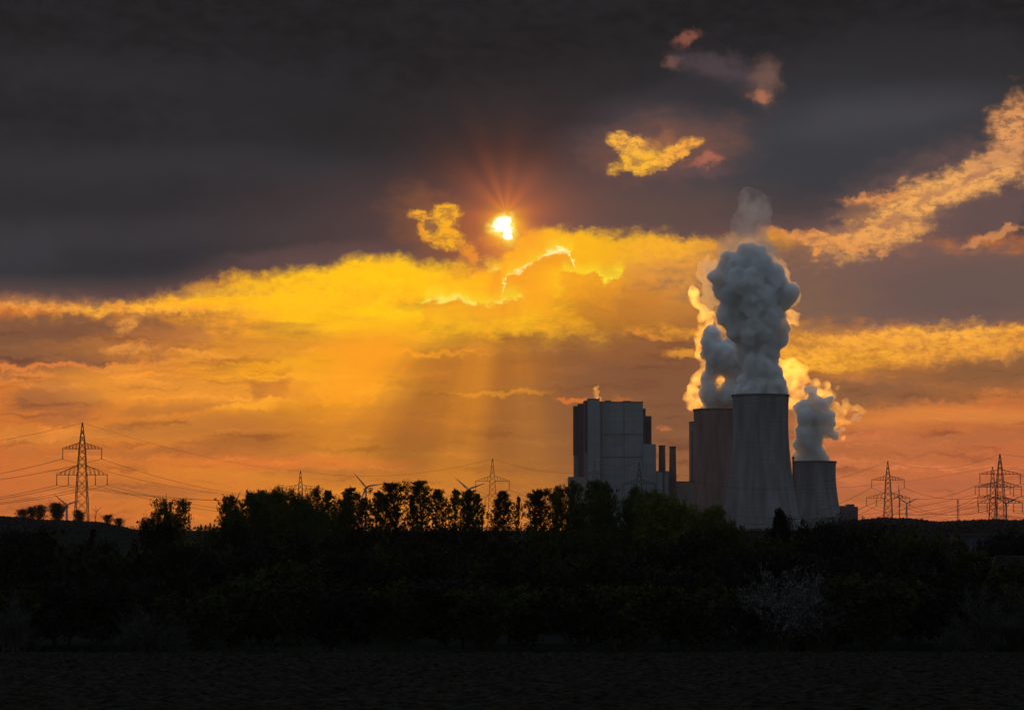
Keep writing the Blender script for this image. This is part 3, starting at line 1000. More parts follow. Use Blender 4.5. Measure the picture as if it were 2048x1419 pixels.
P2 = [(585, 1385, 170), (590, 1320, 135), (610, 1240, 105), (500, 1340, 90), (670, 1330, 80), (500, 1380, 92), (665, 1380, 92), (600, 1300, 105), (560, 1330, 95), (635, 1175, 68), (655, 1190, 42, -1), (560, 1190, 100, -.6), (520, 1100, 95), (600, 1080, 95, -.4), (640, 1120, 55), (690, 1010, 76), (725, 955, 46), (715, 1030, 48),
      (560, 980, 130, -.4), (455, 950, 98), (380, 920, 60), (620, 900, 110, -.5), (410, 860, 105), (350, 850, 55), (330, 910, 40), (540, 780, 145, -.3), (690, 760, 100), (770, 735, 62), (815, 728, 28), (720, 790, 40), (640, 640, 120),
      (700, 640, 55), (430, 730, 125), (350, 700, 75), (300, 640, 50), (560, 570, 115, -.3), (440, 560, 105), (380, 510, 50), (380, 560, 66), (500, 465, 75), (570, 480, 50), (610, 540, 60), (480, 660, 150)]
P2L = [(225, 560, 46), (200, 600, 30), (235, 620, 42), (250, 480, 24), (262, 690, 50), (225, 770, 40), (240, 820, 42), (290, 620, 30), (240, 730, 36), (290, 760, 50), (300, 560, 40)]
P2T = [(410, 420, 80), (640, 430, 60), (450, 260, 60), (560, 190, 70), (520, 430, 135), (590, 500, 125), (430, 500, 120), (540, 580, 170), (510, 350, 110), (560, 370, 80), (450, 400, 70), (540, 270, 95), (590, 300, 70), (480, 290, 60), (520, 190, 90), (600, 200, 60), (500, 120, 72), (570, 130, 62), (620, 150, 40), (490, 75, 32), (430, 330, 50), (340, 420, 50), (300, 470, 40)]
P1 = [(275, 1005, 64), (245, 1040, 42), (290, 1090, 90), (250, 1120, 50), (340, 1140, 110, -.4), (400, 1080, 85), (300, 1190, 74), (395, 1200, 85), (275, 1240, 44), (248, 1290, 50), (245, 1350, 62), (260, 1400, 70), (290, 1440, 70), (340, 1430, 70), (400, 1400, 85), (380, 1340, 62), (460, 1330, 80), (440, 1260, 70, .5), (395, 1260, 50), (350, 1380, 60), (480, 1180, 90, .6), (460, 1080, 90, .6)]
P1W = [(175, 780, 34), (165, 750, 36), (200, 820, 34), (200, 1080, 34), (190, 1130, 32), (205, 1180, 30), (185, 800, 30), (215, 850, 32), (190, 890, 26), (245, 900, 48), (250, 950, 30), (200, 945, 36), (185, 1000, 26), (195, 1050, 32), (185, 1110, 30), (200, 1160, 30), (225, 1205, 26), (195, 1250, 36), (175, 1290, 40), (140, 1350, 44), (175, 1380, 42), (120, 1400, 34), (150, 1440, 36), (170, 1480, 24), (310, 970, 34), (160, 720, 40), (145, 690, 26), (190, 760, 20), (330, 1290, 34), (330, 1330, 24), (210, 1420, 40), (265, 870, 30)]
P4 = [(740, 1200, 50), (800, 1190, 50), (850, 1210, 38), (740, 1270, 62), (820, 1260, 60), (870, 1290, 30), (780, 1330, 60), (840, 1350, 40), (800, 1400, 52), (770, 1440, 40), (680, 1120, 36), (700, 1170, 30), (940, 1310, 36), (1010, 1330, 34), (960, 1370, 38), (1040, 1390, 34), (900, 1420, 50)]
P3 = [(1075, 640, 105), (1010, 645, 80), (1150, 660, 56), (960, 640, 46), (1040, 540, 90), (950, 540, 52), (1000, 470, 80), (940, 450, 28), (1060, 440, 95), (1010, 360, 75), (1090, 360, 90), (960, 290, 34), (1020, 280, 75), (1060, 200, 52), (1040, 150, 34), (1080, 140, 26), (1130, 240, 66), (1180, 230, 46), (1170, 340, 50), (1200, 400, 52), (1180, 470, 50), (1230, 480, 42), (1275, 455, 30), (1120, 450, 60)]
P3W = [(1140, 190, 44), (1190, 190, 36), (1230, 270, 40), (1200, 310, 34), (1250, 340, 42), (1300, 300, 40), (1350, 280, 32), (1320, 240, 28), (1400, 280, 34), (1440, 310, 28), (1290, 380, 36), (1330, 390, 34), (1230, 400, 40), (1400, 395, 22), (1240, 130, 24), (1300, 500, 18), (1090, 150, 30), (1180, 120, 20)]
P3D = [(1400, 350, 38), (1425, 335, 22), (1370, 370, 22), (1330, 385, 16), (1290, 440, 24)]


def plume(label, balls, D, c, flat=True, extra=()):
    t = thing('steam_plume', label, 'steam', (c.x, D, c.z), 'steam plumes over the power plant')
    o = (c.x, D, c.z)
    me = puff_mesh('dense_billows', balls, D, M_steam, o, flat_z=-2 if flat else None)
    ob = bpy.data.objects.new('dense_billows', me); COL.objects.link(ob); ob.parent = t
    for nm, bl, m, off, dp in extra:
        me = puff_mesh(nm, bl, D + off, m, o, vox=2.2, disp=dp)
        ob = bpy.data.objects.new(nm, me); COL.objects.link(ob); ob.parent = t
    return t


WD = ((18, 13), (8, 9), (3.5, 4))
plume('massive blue-grey steam column billowing up from the tallest cooling tower', c5(P2), 3800, T2c,
      extra=[('side_billow', c5(P2L), M_side, 60, WD), ('thin_veil', c5([(x, y, r * 1.1 + 8) + tuple(k) for x, y, r, *k in P2 if y < 1330]), M_veil, 5, ((18, 14), (7, 9))), ('fading_top', c5(P2T), M_top, 10, ((16, 14), (6, 8)))])
plume('darker steam column left of the main one, its left edge lit yellow by the sun', c5(P1), 4240, T1c,
      extra=[('sunlit_wisps', c5(P1W), M_wisp, 40, WD)])
plume('small grey plume over the lowest cooling tower with pink-edged puffs drifting right', c6(P3), 4050, T3c,
      extra=[('sunlit_wisps', c6(P3W), M_wisp, 30, WD), ('drifting_puff', c6(P3D), M_side, 0, ((10, 4),))])
c = at(1600, 800, 4600)
t = thing('steam_plume', 'orange sunlit steam showing between the main column and the small right plume', 'steam', tuple(c), 'steam plumes over the power plant')
me = puff_mesh('sunlit_wisps', c5(P4), 4600, M_wisp, tuple(c), vox=2.6, disp=WD)
ob = bpy.data.objects.new('sunlit_wisps', me); COL.objects.link(ob); ob.parent = t
c = at(1585, 640, 3900)
t = thing('steam_plume', 'small sunlit shred of steam at the right edge of the main column', 'steam', tuple(c), 'steam plumes over the power plant')
me = puff_mesh('shred', c5([(770, 870, 36), (800, 900, 34), (820, 870, 24), (815, 930, 24), (760, 900, 30), (790, 845, 22)]), 3900, M_wisp, tuple(c), vox=1.8, disp=((10, 6), (5, 4)))
ob = bpy.data.objects.new('shred', me); COL.objects.link(ob); ob.parent = t
c = at(1195, 795, 4120)
t = thing('steam_plume', 'tiny flame-coloured steam puff on the roof of the boiler building', 'steam', tuple(c), 'steam plumes over the power plant')
me = puff_mesh('puff', [(1196, 800, 6), (1193, 791, 5.5), (1195, 783, 5), (1191, 777, 4.5), (1196, 773, 3.5), (1200, 796, 5), (1187, 786, 3)], 4120, M_wisp, tuple(c), vox=.9, disp=((8, 3),))
ob = bpy.data.objects.new('puff', me); COL.objects.link(ob); ob.parent = t

# ------------------------------------------------------------------ pylons
HW = [(0, .6), (40, 5), (52, 6), (104, 9), (190, 13), (300, 19)]


def hw_at(u):
    return float(np.interp(u, [a for a, _ in HW], [b for _, b in HW]))


def pylon(x, ytop, D, k, arms, label, thick=0.28, yaw=0.0, insul=None):
    """Lattice pylon; k = size relative to the reference drawing, arms = (drop from top, half span, rise of its upper chord, insulator offsets)."""
    s = D * PX * k                                  # metres per drawing unit
    top = at(x, ytop, D)
    base = float(gz(top.x, D))
    H = top.z - base
    U = H / s
    t = thing('electricity_pylon', label, 'pylon', (top.x, D, base), 'lattice electricity pylons')
    t.rotation_euler = (0, 0, yaw)
    Z = lambda u: H - u * s
    mb = MB(); w = thick
    lev = [0, 14, 26, 40, 52]
    u = 52
    while u < U - 8:
        u += 2.2 * hw_at(u) * .95
        lev.append(min(u, U))
    lev[-1] = U
    for a, b in zip(lev[:-1], lev[1:]):
        ra, rb = hw_at(a) * s, hw_at(b) * s
        for sx, sy in ((1, 1), (-1, 1), (-1, -1), (1, -1)):
            mb.tube((sx * ra, sy * ra, Z(a)), (sx * rb, sy * rb, Z(b)), w * .8, w * .8, 4, False)
        cs = [(1, 1), (-1, 1), (-1, -1), (1, -1)]
        for i in range(4):
            p, q_ = cs[i], cs[(i + 1) % 4]
            mb.tube((p[0] * ra, p[1] * ra, Z(a)), (q_[0] * rb, q_[1] * rb, Z(b)), w * .45, w * .45, 3, False)
            mb.tube((q_[0] * ra, q_[1] * ra, Z(a)), (p[0] * rb, p[1] * rb, Z(b)), w * .45, w * .45, 3, False)
    mb.build('mast', M_steel, t)
    tips = [(top.x, D, top.z)]
    for (u0, half, rise, offs) in arms:
        am = MB(); r0 = hw_at(u0) * s; r1 = hw_at(u0 - rise) * s; L_ = half * s
        for sx in (-1, 1):
            n = 5
            tip = Vector((sx * L_, 0, Z(u0)))
            for sy in (-1, 1):
                lo = Vector((sx * r0, sy * r0, Z(u0))); up = Vector((sx * r1, sy * r1, Z(u0 - rise)))
                am.tube(lo, tip, w * .7, w * .6, 4, False); am.tube(up, tip + Vector((0, 0, .3)), w * .55, w * .5, 4, False)
                for i in range(1, n):
                    f0 = i / n; fm = (i - .5) / n
                    am.tube(lo.lerp(tip, f0), up.lerp(tip, fm), w * .35, None, 3, False)
                    am.tube(lo.lerp(tip, f0), up.lerp(tip, f0), w * .35, None, 3, False)
            for i in range(1, n):
                f0 = i / n
                a_ = Vector((sx * r0, -r0, Z(u0))).lerp(tip, f0); b_ = Vector((sx * r0, r0, Z(u0))).lerp(tip, f0)
                am.tube(a_, b_, w * .35, None, 3, False)
        arm = am.build('crossarm', M_steel, t)
        for sx in (-1, 1):
            for o_ in offs:
                if o_ <= 0:
                    continue
                im = MB(); xx = sx * o_ * s; z0 = Z(u0) - .1; ln = 19 * s
                for d in (-.45, .45):
                    im.tube((xx + d * s * 1.6, 0, z0), (xx + d * s, 0, z0 - ln), w * .45, None, 4)
                im.tube((xx, 0, z0 - ln * .96), (xx, 0, z0 - ln - 1.2 * s), w * 1.2, w * .9, 5)
                im.build('insulator', M_ins, t)
                cx_, sx_ = math.cos(yaw), math.sin(yaw)
                tips.append((top.x + xx * cx_, D + xx * sx_, base + z0 - ln - 1.0 * s))
    return t, tips


A2 = [(52, 40, 12, (39,)), (104, 52, 19, (27, 50.5))]
PY1, t1 = pylon(165, 845, 1300, 1.0, A2, 'large lattice pylon at far left with two crossarms, tallest in the picture', .24)
PY2, t2 = pylon(601, 941, 2100, .72, [(50, 66, 12, (62, 34)), (96, 50, 16, (48,))], 'pylon behind the broad tree crown, only its spike and one wide crossarm showing', .26)
PY3, t3 = pylon(985, 917, 1850, .86, A2, 'pylon rising above the tree row left of the boiler building', .24)
PY4, t4 = pylon(1278, 924.5, 1900, .83, A2, 'dark pylon standing in front of the boiler building', .3)
PY5, t5 = pylon(1189, 920.5, 2700, .56, [(50, 34, 10, (33,)), (96, 40, 14, (38,))], 'faint slim pylon in front of the stair towers of the boiler building', .22)
PY6, t6 = pylon(1775.5, 921.5, 1750, .76, [(50, 44, 12, (43,)), (97, 58, 14, (31, 57))], 'pylon right of the cooling towers, two crossarms, beside the two wind turbines', .24)
PY7, t7 = pylon(1999.7, 907.5, 1650, .9, [(45, 48, 11, (46,)), (73, 50, 12, (30, 48)), (109, 52, 14, (30, 50))], 'largest pylon at far right with three crossarms', .26, .1)
PY8, t8 = pylon(1985, 933, 1950, .72, [(56, 50, 13, (48,)), (88, 44, 12, (42,))], 'smaller pylon just behind the large three-armed pylon at far right', .26, -.1)
# slim red and white mast
t = thing('radio_mast', 'slim red and white lattice mast between the right pylons', 'mast', (at(1916, 1040, 2600).x, 2600, 0))
z1 = at(1916, 998, 2600).z
nseg = 8
for i in range(nseg):
    mbs = {i % 2: MB()}
    z0_, z1_ = 8 + (z1 - 8) * i / nseg, 8 + (z1 - 8) * (i + 1) / nseg
    for a in range(3):
        p = (1.0 * math.cos(a * 2.094), 1.0 * math.sin(a * 2.094)); p2 = (1.0 * math.cos((a + 1) * 2.094), 1.0 * math.sin((a + 1) * 2.094))
        mbs[i % 2].tube((*p, z0_), (*p, z1_), .22, None, 4, False); mbs[i % 2].tube((*p, z0_), (*p2, z1_), .14, None, 3, False)
    mbs[i % 2].build('red_section' if i % 2 else 'white_section', M_redwhite if i % 2 else M_pale, t)
MB().tube((0, 0, -2), (0, 0, 8), 1.2, 1.0, 6).build('foot', M_steel, t)


# conductors
CABLES = {}


def cable(p, q_, sag, r, label, group):
    p = Vector(p); q_ = Vector(q_)
    n = 22
    pts = []
    for i in range(n + 1):
        f = i / n
        v = p.lerp(q_, f); v.z -= sag * 4 * f * (1 - f)
        pts.append(v)
    o = MB().path(pts, [r] * (n + 1), 4).build('power_cable', M_wire)
    tag(o, label, 'power cable', group)
    return o


def span(ta, tb, sag, r, where, group, order=None):
    """Cables between two pylons: first point is the earth wire at the tip."""
    n = min(len(ta), len(tb))
    for i in range(n):
        a, b = ta[i], tb[i]
        lab = ('topmost thin wire ' if i == 0 else 'drooping conductor ') + where
        cable(a, b, sag * (.8 if i == 0 else 1), r * (.7 if i == 0 else 1), lab, group)


def off(tips, dx, dy, dz):
    return [(a[0] + dx, a[1] + dy, max(a[2] + dz, 12)) for a in tips]


span(t1, off(t1, -190, 300, -3), 7, .085, 'running from the large far-left pylon out of the picture to the left', 'cables left of the large left pylon')
span(t1, t2 + [t2[-1]] * 2, 5, .085, 'from the large far-left pylon to the one behind the broad crown', 'cables between the two left pylons')
span(t2[:4], t3[:4], 9, .085, 'between the two pylons standing behind the tree row', 'cables over the tree row')
span(t3, t4, 10, .085, 'between the tree-row pylon and the dark one before the boiler building', 'cables left of the boiler building')
span(t4, t6, 22, .085, 'crossing in front of the cooling towers to the pylon on their right', 'cables crossing the cooling towers')
span(t6, t7, 8, .085, 'from the pylon beside the wind turbines to the large far-right one', 'cables between the right pylons')
span(t7, off(t7, 260, -40, -4), 10, .085, 'leaving the large far-right pylon out of the picture to the right', 'cables right of the large right pylon')
span(t5[:5], t8[:5], 26, .085, 'running low behind the plant to the smaller far-right pylon', 'low cables behind the cooling tower line')
span(t8[:5], off(t8[:5], 300, 100, -4), 8, .085, 'leaving the smaller far-right pylon to the right', 'cables right of the smaller right pylon')


# ------------------------------------------------------------------ wind turbines
def turbine(x, y, length, tips_deg, label, wide=1.0, base_z=0.0):
    D = 40 / (length * PX)
    s = D * PX
    c = at(x, y, D)
    t = thing('wind_turbine', label, 'wind turbine', (c.x, D, base_z), 'distant wind turbines')
    h = c.z - base_z
    MB().tube((0, 0, 0), (0, 0, h - 1.5), 2.6 * wide, 1.7 * wide, 16).build('tower', M_white, t, smooth=True)
    n = MB(); n.lathe([(.01, -5), (1.6, -4.6), (2.1, -3), (2.1, 4), (1.2, 6), (.01, 6.4)], 12)
    n.v = [(v[0], v[2] + 1, h + v[1]) for v in n.v]
    n.build('nacelle', M_white, t, smooth=True)
    hub = MB(); hub.lathe([(.01, -3), (1.0, -2.6), (1.9, -1), (2.0, 1.4), (.01, 1.6)], 12)
    hub.v = [(v[0], v[2] - 5, h + v[1]) for v in hub.v]
    hb = hub.build('hub', M_white, t, smooth=True)
    for a in tips_deg:
        d = Vector((math.cos(R(a)), 0, math.sin(R(a)))); nrm = Vector((-d.z, 0, d.x))
        vs = []; prof = [(0, .9, .9), (.06, 1.0, .9), (.2, 1.9, .55), (.5, 1.3, .35), (.8, .75, .2), (1.0, .2, .08)]
        for f, ww, th_ in prof:
            o = Vector((0, -5, h)) + d * (f * 40)
            ww *= 1.15
            vs += [o + nrm * ww * 1.1, o + Vector((0, th_, 0)), o - nrm * ww * .7, o - Vector((0, th_, 0))]
        fs = [(0, 1, 2, 3), tuple(reversed(range(len(vs) - 4, len(vs))))]
        for i in range(len(prof) - 1):
            for k in range(4):
                fs.append((i * 4 + k, i * 4 + (k + 1) % 4, (i + 1) * 4 + (k + 1) % 4, (i + 1) * 4 + k))
        MB().add(vs, fs).build('blade', M_white, t)
    return t


turbine(133.7, 1009, 34, [140, 18, 260 - 25], 'wind turbine on the left ridge beside the large far-left pylon', 1.4)
turbine(468.5, 1010, 33, [65, 189, 305], 'wind turbine mostly hidden by the left end of the tree row, two blade tips showing')
turbine(732, 973, 37, [131, 10, 250], 'wind turbine rising behind a notch in the tree row')
turbine(937, 978, 37, [139, 20, 262], 'wind turbine behind the trees left of the boiler building, one blade tip showing')
turbine(1798.5, 989, 22, [95, 216, -38], 'left one of the pair of wind turbines by the right pylon')
turbine(1813.5, 1006, 28, [24, 146, 262], 'right and lower one of the pair of wind turbines by the right pylon')
turbine(2012.5, 1006, 29, [27, 150, 268], 'wind turbine seen through the large three-armed pylon at far right')


# ------------------------------------------------------------------ trees
def tree_parts(seed, H, cr, base, asc, nb, ntw, nleaf, ls, m_leaf, env=None, spread=.35, r0=.14, lean=.03, droop=0.0, multi=1):
    r_ = random.Random(seed)
    wood = MB(); C = []
    env = env or (lambda t: max(.15, math.sin(math.pi * min(1, t ** .85)) ** .6))
    for st_i in range(multi):
        ba = r_.uniform(0, 6.28)
        bx_, by_ = ((.25 * cr * math.cos(ba), .25 * cr * math.sin(ba)) if multi > 1 else (0, 0))
        tipx = bx_ * 3 + r_.gauss(0, lean) * H; tipy = by_ * 3 + r_.gauss(0, lean) * H
        Hs = H * (1 if st_i == 0 else r_.uniform(.8, .97))
        n = 9; tr = []
        ph = r_.uniform(0, 6)
        for i in range(n + 1):
            f = i / n
            tr.append(Vector((bx_ + (tipx - bx_) * f + math.sin(f * 5 + ph) * lean * H * .3, by_ + (tipy - by_) * f + math.cos(f * 4 + ph) * lean * H * .3, Hs * f - .3 * (i == 0))))
        wood.path(tr, [r0 * H / 14 * (1 - .88 * i / n) for i in range(n + 1)], 6)

        def tp(f):
            k = min(int(f * n), n - 1); return tr[k].lerp(tr[k + 1], f * n - k)
        nbb = nb // multi + 1
        for b in range(nbb):
            f = base + (1 - base) * ((b + r_.random()) / nbb) ** .9
            tt = (f - base) / (1 - base)
            L_ = cr * env(tt) * r_.uniform(.6, 1.15) / max(.35, math.cos(R(asc)))
            L_ = min(L_, max(.4, (H * 1.02 - f * Hs) / max(.2, math.sin(R(asc))) + .3))
            a = b * 2.4 + r_.uniform(-.6, .6); up = R(asc + r_.uniform(-12, 12))
            p = tp(f * .99); d = Vector((math.cos(a) * math.cos(up), math.sin(a) * math.cos(up), math.sin(up)))
            q1 = p + d * L_ * .5 + Vector((r_.gauss(0, .06), r_.gauss(0, .06), -.02)) * L_
            q2 = p + d * L_ + Vector((r_.gauss(0, .1), r_.gauss(0, .1), .08 - droop)) * L_
            rb = .03 + .012 * L_
            wood.path([p, q1, q2], [rb, rb * .6, rb * .2], 4)
            for k in range(ntw):
                g_ = r_.uniform(.25, 1)
                s_ = (p.lerp(q1, g_ * 2) if g_ < .5 else q1.lerp(q2, g_ * 2 - 1))
                td = Vector((r_.gauss(0, 1), r_.gauss(0, 1), r_.gauss(.4 - droop * 3, .7))).normalized()
                tl = r_.uniform(.25, .6) * max(.5, cr * .45)
                e_ = s_ + td * tl
                wood.path([s_, e_], [.02, .008], 3)
                C.append((s_, e_, tl))
    per = max(1, nleaf // max(1, len(C)))
    seg = []
    for s_, e_, tl in C:
        kk = max(1, int(per * r_.uniform(.3, 1.7)))
        f = nrg.random(kk) ** .7
        P = np.array(s_)[None] * (1 - f)[:, None] + np.array(e_)[None] * f[:, None]
        seg.append(P + nrg.normal(size=(kk, 3)) * spread * tl * .55)
    P = np.concatenate(seg)
    lm = quads_mesh('crown', leaves(P, ls), m_leaf)
    return wood, lm


def make_tree(name, label, cat, group, wood, lm):
    t = thing(name, label, cat, (0, 0, -500), group)
    wood.build('trunk', M_bark, t)
    o = bpy.data.objects.new('crown', lm); COL.objects.link(o); o.parent = t
    return t


PROTO_USED = {}


def place(proto, x, D, top_y, label, wscale=1.0, group=None, ref_h=None):
    """Copy of a prototype at photo column x and distance D, scaled so that its top reaches photo row top_y."""
    c = at(x, top_y, D)
    g0 = float(gz(c.x, D))
    k = (c.z - g0) / ref_h
    loc = (c.x, D, g0 - .05); rz = rnd.uniform(0, 6.28); sc = (k * wscale, k * wscale, k)
    if proto.name not in PROTO_USED:
        PROTO_USED[proto.name] = 1
        proto.location = loc; proto.rotation_euler = (0, 0, rz); proto.scale = sc
        proto['label'] = label; o = proto
    else:
        o = copy_tree(proto, loc, rz, sc, label)
    if group: o['group'] = group
    return o


# slim trees of the row
HP = 17.0
slim = []
for i in range(6):
    w, l = tree_parts(100 + i, HP, 1.75 + .25 * (i % 3), .24 + .06 * (i % 2), 48, 62, 7, 11000, .135, M_leaf[i % 3],
                      env=lambda t, i=i: (.4 + .75 * (t / (.5 + .04 * i)) if t < .5 + .04 * i else max(.08, 1.15 * (1 - (t - .5 - .04 * i) / (.5 - .04 * i)) ** .65)), r0=.17, lean=.035, spread=.55)
    slim.append(make_tree('slender_tree', '', 'tree', 'slender trees of the row on the horizon', w, l))
broad = []
for i in range(4):
    w, l = tree_parts(200 + i, HP, 4.2, .22, 40, 150, 7, 30000, .15, M_leaf[i % 2], r0=.26, lean=.035, multi=3, env=lambda t: (.5 + .6 * t if t < .6 else max(.1, .9 * (1 - (t - .6) / .4) ** .6)))
    broad.append(make_tree('broad_tree', '', 'tree', 'broad crowned trees of the row', w, l))
willow = []
for i in range(2):
    w, l = tree_parts(300 + i, 13.0, 4.6, .12, 48, 150, 7, 26000, .17, M_willow, env=lambda t: max(.2, math.cos(t * 1.45)) ** .6, r0=.3, multi=3)
    willow.append(make_tree('willow_tree', '', 'tree', 'rounded willows at the right of the row', w, l))

SLIM = [(666, 978, 1.2), (702, 972, 1.25), (724, 992, .9), (747, 979, 1.1), (773, 990, 1.0), (802, 964, 1.35), (826, 986, .8), (857, 958, 1.25), (879, 975, .95), (906, 975, .9), (927, 976, 1.0), (943, 988, .8), (963, 984, .9), (986, 994, .8), (1007, 978, 1.0), (1035, 989, .45), (1062, 981, 1.1), (1090, 977, 1.1), (1111, 990, .8)]
NEARBY = ['at the right edge of the broad crown cluster', 'just left of the wind turbine notch', 'in the notch below the wind turbine hub', 'right beside the wind turbine notch', 'second tree right of the wind turbine', 'wide, with a flat clumpy top, third right of the wind turbine',
          'low, between the clumpy topped tree and the tallest tree', 'tallest of the row, with a pointed top', 'leaning on the right side of the tallest tree', 'in front of a hidden turbine, first of two twins', 'in front of a hidden turbine, second of two twins', 'short, left of the pylon with the spike',
          'directly left of the pylon', 'low one right under the pylon body', 'narrow, directly right of the pylon', 'thin bare sapling in the gap right of the pylon', 'bushy, right of the gap by the pylon', 'bushy, halfway from the gap to the boiler building', 'low, left of the dense crowns before the plant']
for i, ((x, y, w), nb) in enumerate(zip(SLIM, NEARBY)):
    place(slim[i % 6], x, rnd.uniform(405, 440), y, 'slender young-leaved tree ' + nb, w, ref_h=HP * 1.02)

BROAD = [(478, 992, .8, 'crown behind the sloping left end of the broad tree cluster'), (522, 986, .9, 'crown filling the gap between the second and the ragged crown'), (570, 984, .95, 'crown just left of the half-hidden pylon, rear rank'), (614, 986, .95, 'crown behind the half-hidden pylon body, rear rank'), (660, 990, .8, 'crown at the right end of the broad tree cluster'), (462, 1004, .55, 'leftmost crown of the broad tree cluster, sloping down to the left'), (498, 984, .75, 'second crown from the left in the broad tree cluster'), (548, 979, .8, 'crown with a ragged top left of the half-hidden pylon'),
         (592, 985, .8, 'dense crown directly below the half-hidden pylon spike'), (636, 978, .75, 'crown just right of the half-hidden pylon spike'),
         (1132, 974, .6, 'bushy crown before the left foot of the boiler building'), (1165, 967, .7, 'tall dense crown before the stair towers'), (1205, 962, .8, 'highest crown before the boiler building'),
         (1243, 969, .75, 'dense crown left of the dark pylon before the boiler building'), (1280, 977, .7, 'dense crown at the foot of the dark pylon'), (1315, 986, .7, 'dense crown below the two short chimneys')]
for i, (x, y, w, nb) in enumerate(BROAD):
    place(broad[i % 4], x, rnd.uniform(392, 425), y, nb, w, ref_h=HP * 1.02)
WIL = [(1352, 1000, 1.0, 'yellowish willow dome left of the reddish cooling tower foot'), (1402, 1022, .9, 'yellowish willow dome below the reddish cooling tower'), (1438, 1046, .8, 'lowest yellowish willow at the foot of the tallest cooling tower')]
for i, (x, y, w, nb) in enumerate(WIL):
    place(willow[i % 2], x, 375 + i * 5, y, nb, w, ref_h=13.2)
place(broad[1], 434, 400, 1040, 'small round tree left of the broad tree cluster', .5, ref_h=HP * 1.02)

# young saplings on the embankment at left
for i, (x, y) in enumerate([(394, 1050), (402, 1046), (411, 1049), (419, 1044), (427, 1051)]):
    place(slim[(i * 2 + 1) % 6], x, 560 + i * 6, y, 'thin sapling sticking up between the weeping birch and the broad trees', .35, group='saplings beside the weeping birch', ref_h=HP * 1.02)

# the weeping birch
wb = MB(); P = []
r_ = random.Random(5)
Hb = 16.8
stems = [((0, 0), (-.4, .3), .98), ((0, 0), (-1.5, -.2), .90), ((0, 0), (2.0, .1), .93), ((0, .3), (1.2, -.3), .85), ((-.4, 0), (-3.4, .3), .72), ((0, 0), (-2.4, .4), .8)]
for (b0, b1, hh) in stems:
    pts = [Vector((b0[0] + (b1[0] - b0[0]) * f ** 1.3, b0[1] + (b1[1] - b0[1]) * f, Hb * hh * f - .3 * (f == 0))) for f in [i / 8 for i in range(9)]]
    wb.path(pts, [.2 * (1 - .85 * i / 8) for i in range(9)], 6)
    for k in range(26):
        f = .42 + .58 * r_.random(); i0 = min(int(f * 8), 7); p = pts[i0].lerp(pts[i0 + 1], f * 8 - i0)
        a = r_.uniform(0, 6.28); L_ = r_.uniform(.4, 1.5)
        e1 = p + Vector((math.cos(a) * L_, math.sin(a) * L_, L_ * .35)); 
        wb.path([p, p.lerp(e1, .5) + Vector((0, 0, .12)), e1], [.05, .03, .015], 4)
        for j in range(7):
            q0 = p.lerp(e1, r_.uniform(.2, 1)) + Vector((r_.gauss(0, .12), r_.gauss(0, .12), 0))
            ln = r_.uniform(1, 6.5) if r_.random() < .55 else r_.uniform(.3, 1.4)
            q1 = q0 + Vector((r_.gauss(0, .18), r_.gauss(0, .18), -ln))
            wb.path([q0, q1], [.014, .006], 3)
            kk = int(ln * 9 + 5)
            ff = nrg.random(kk)[:, None]
            P.append(np.array(q0)[None] * (1 - ff) + np.array(q1)[None] * ff + nrg.normal(size=(kk, 3)) * .09)
        P.append(np.array(e1)[None] + nrg.normal(size=(16, 3)) * .28)
birch = make_tree('weeping_birch', '', 'tree', None, wb, quads_mesh('crown', leaves(np.concatenate(P), .15, 1.5), M_leaf[0]))
c = at(338, 975, 455)
birch.location = (c.x, 455, 0); birch.scale = (1.22, 1.1, (c.z) / Hb * .96)
birch['label'] = 'weeping birch with hanging strands standing alone left of the tree row'; birch['category'] = 'tree'

# spruce
r_ = random.Random(9)
sw = MB().path([Vector((0, 0, -.3)), Vector((.1, 0, 6)), Vector((0, 0, 12))], [.22, .12, .02], 6); P = []
for k in range(420):
    f = r_.random() ** .8; z = 1.2 + 10.8 * f
    rad = (1 - f) ** .8 * 3.2 * r_.uniform(.65, 1.12) + .08; a = r_.uniform(0, 6.28)
    p = Vector((0, 0, z)); e_ = Vector((math.cos(a) * rad, math.sin(a) * rad, z - .12 * rad + .25 * rad * r_.random()))
    sw.path([p, e_], [.03, .008], 3)
    kk = int(10 + 34 * rad)
    ff = (nrg.random(kk) ** .6)[:, None]
    P.append(np.array(p)[None] * (1 - ff) + np.array(e_)[None] * ff + nrg.normal(size=(kk, 3)) * .13)
spruce = make_tree('spruce_tree', '', 'tree', None, sw, quads_mesh('crown', leaves(np.concatenate(P), .22, 2.0), M_spruce))
c = at(1559, 1018, 330)
spruce.location = (c.x, 330, 0); spruce.scale = (1, 1, c.z / 12.1)
spruce['label'] = 'black pointed spruce silhouetted against the foot of the tallest cooling tower'

# ivy-clad trunk at left
iv = MB().path([Vector((0, 0, -.3)), Vector((.1, 0, 4)), Vector((-.3, 0, 7)), Vector((.5, .1, 10)), Vector((.75, .1, 12.2))], [.25, .2, .16, .08, .02], 6)
P = []
for k in range(1500):
    f = nrg.random() ** .8; z = 1 + 9.2 * f
    x_ = float(np.interp(z, [0, 4, 7, 10, 12.2], [0, .1, -.3, .5, .75])); rad = .75 - .45 * f
    P.append((x_ + nrg.normal() * rad * .45, nrg.normal() * rad * .5, z))
for k in range(26):
    z = 9 + 3.3 * r_.random(); x_ = float(np.interp(z, [0, 4, 7, 10, 12.2], [0, .1, -.3, .5, .75]))
    e_ = Vector((x_ + r_.gauss(0, .5), r_.gauss(0, .4), z + r_.uniform(.2, .8))); iv.path([Vector((x_, .1, z)), e_], [.02, .008], 3)
ivy = make_tree('ivy_covered_tree', '', 'tree', None, iv, quads_mesh('crown', leaves(np.array(P), .2, 1.3), M_ivy))
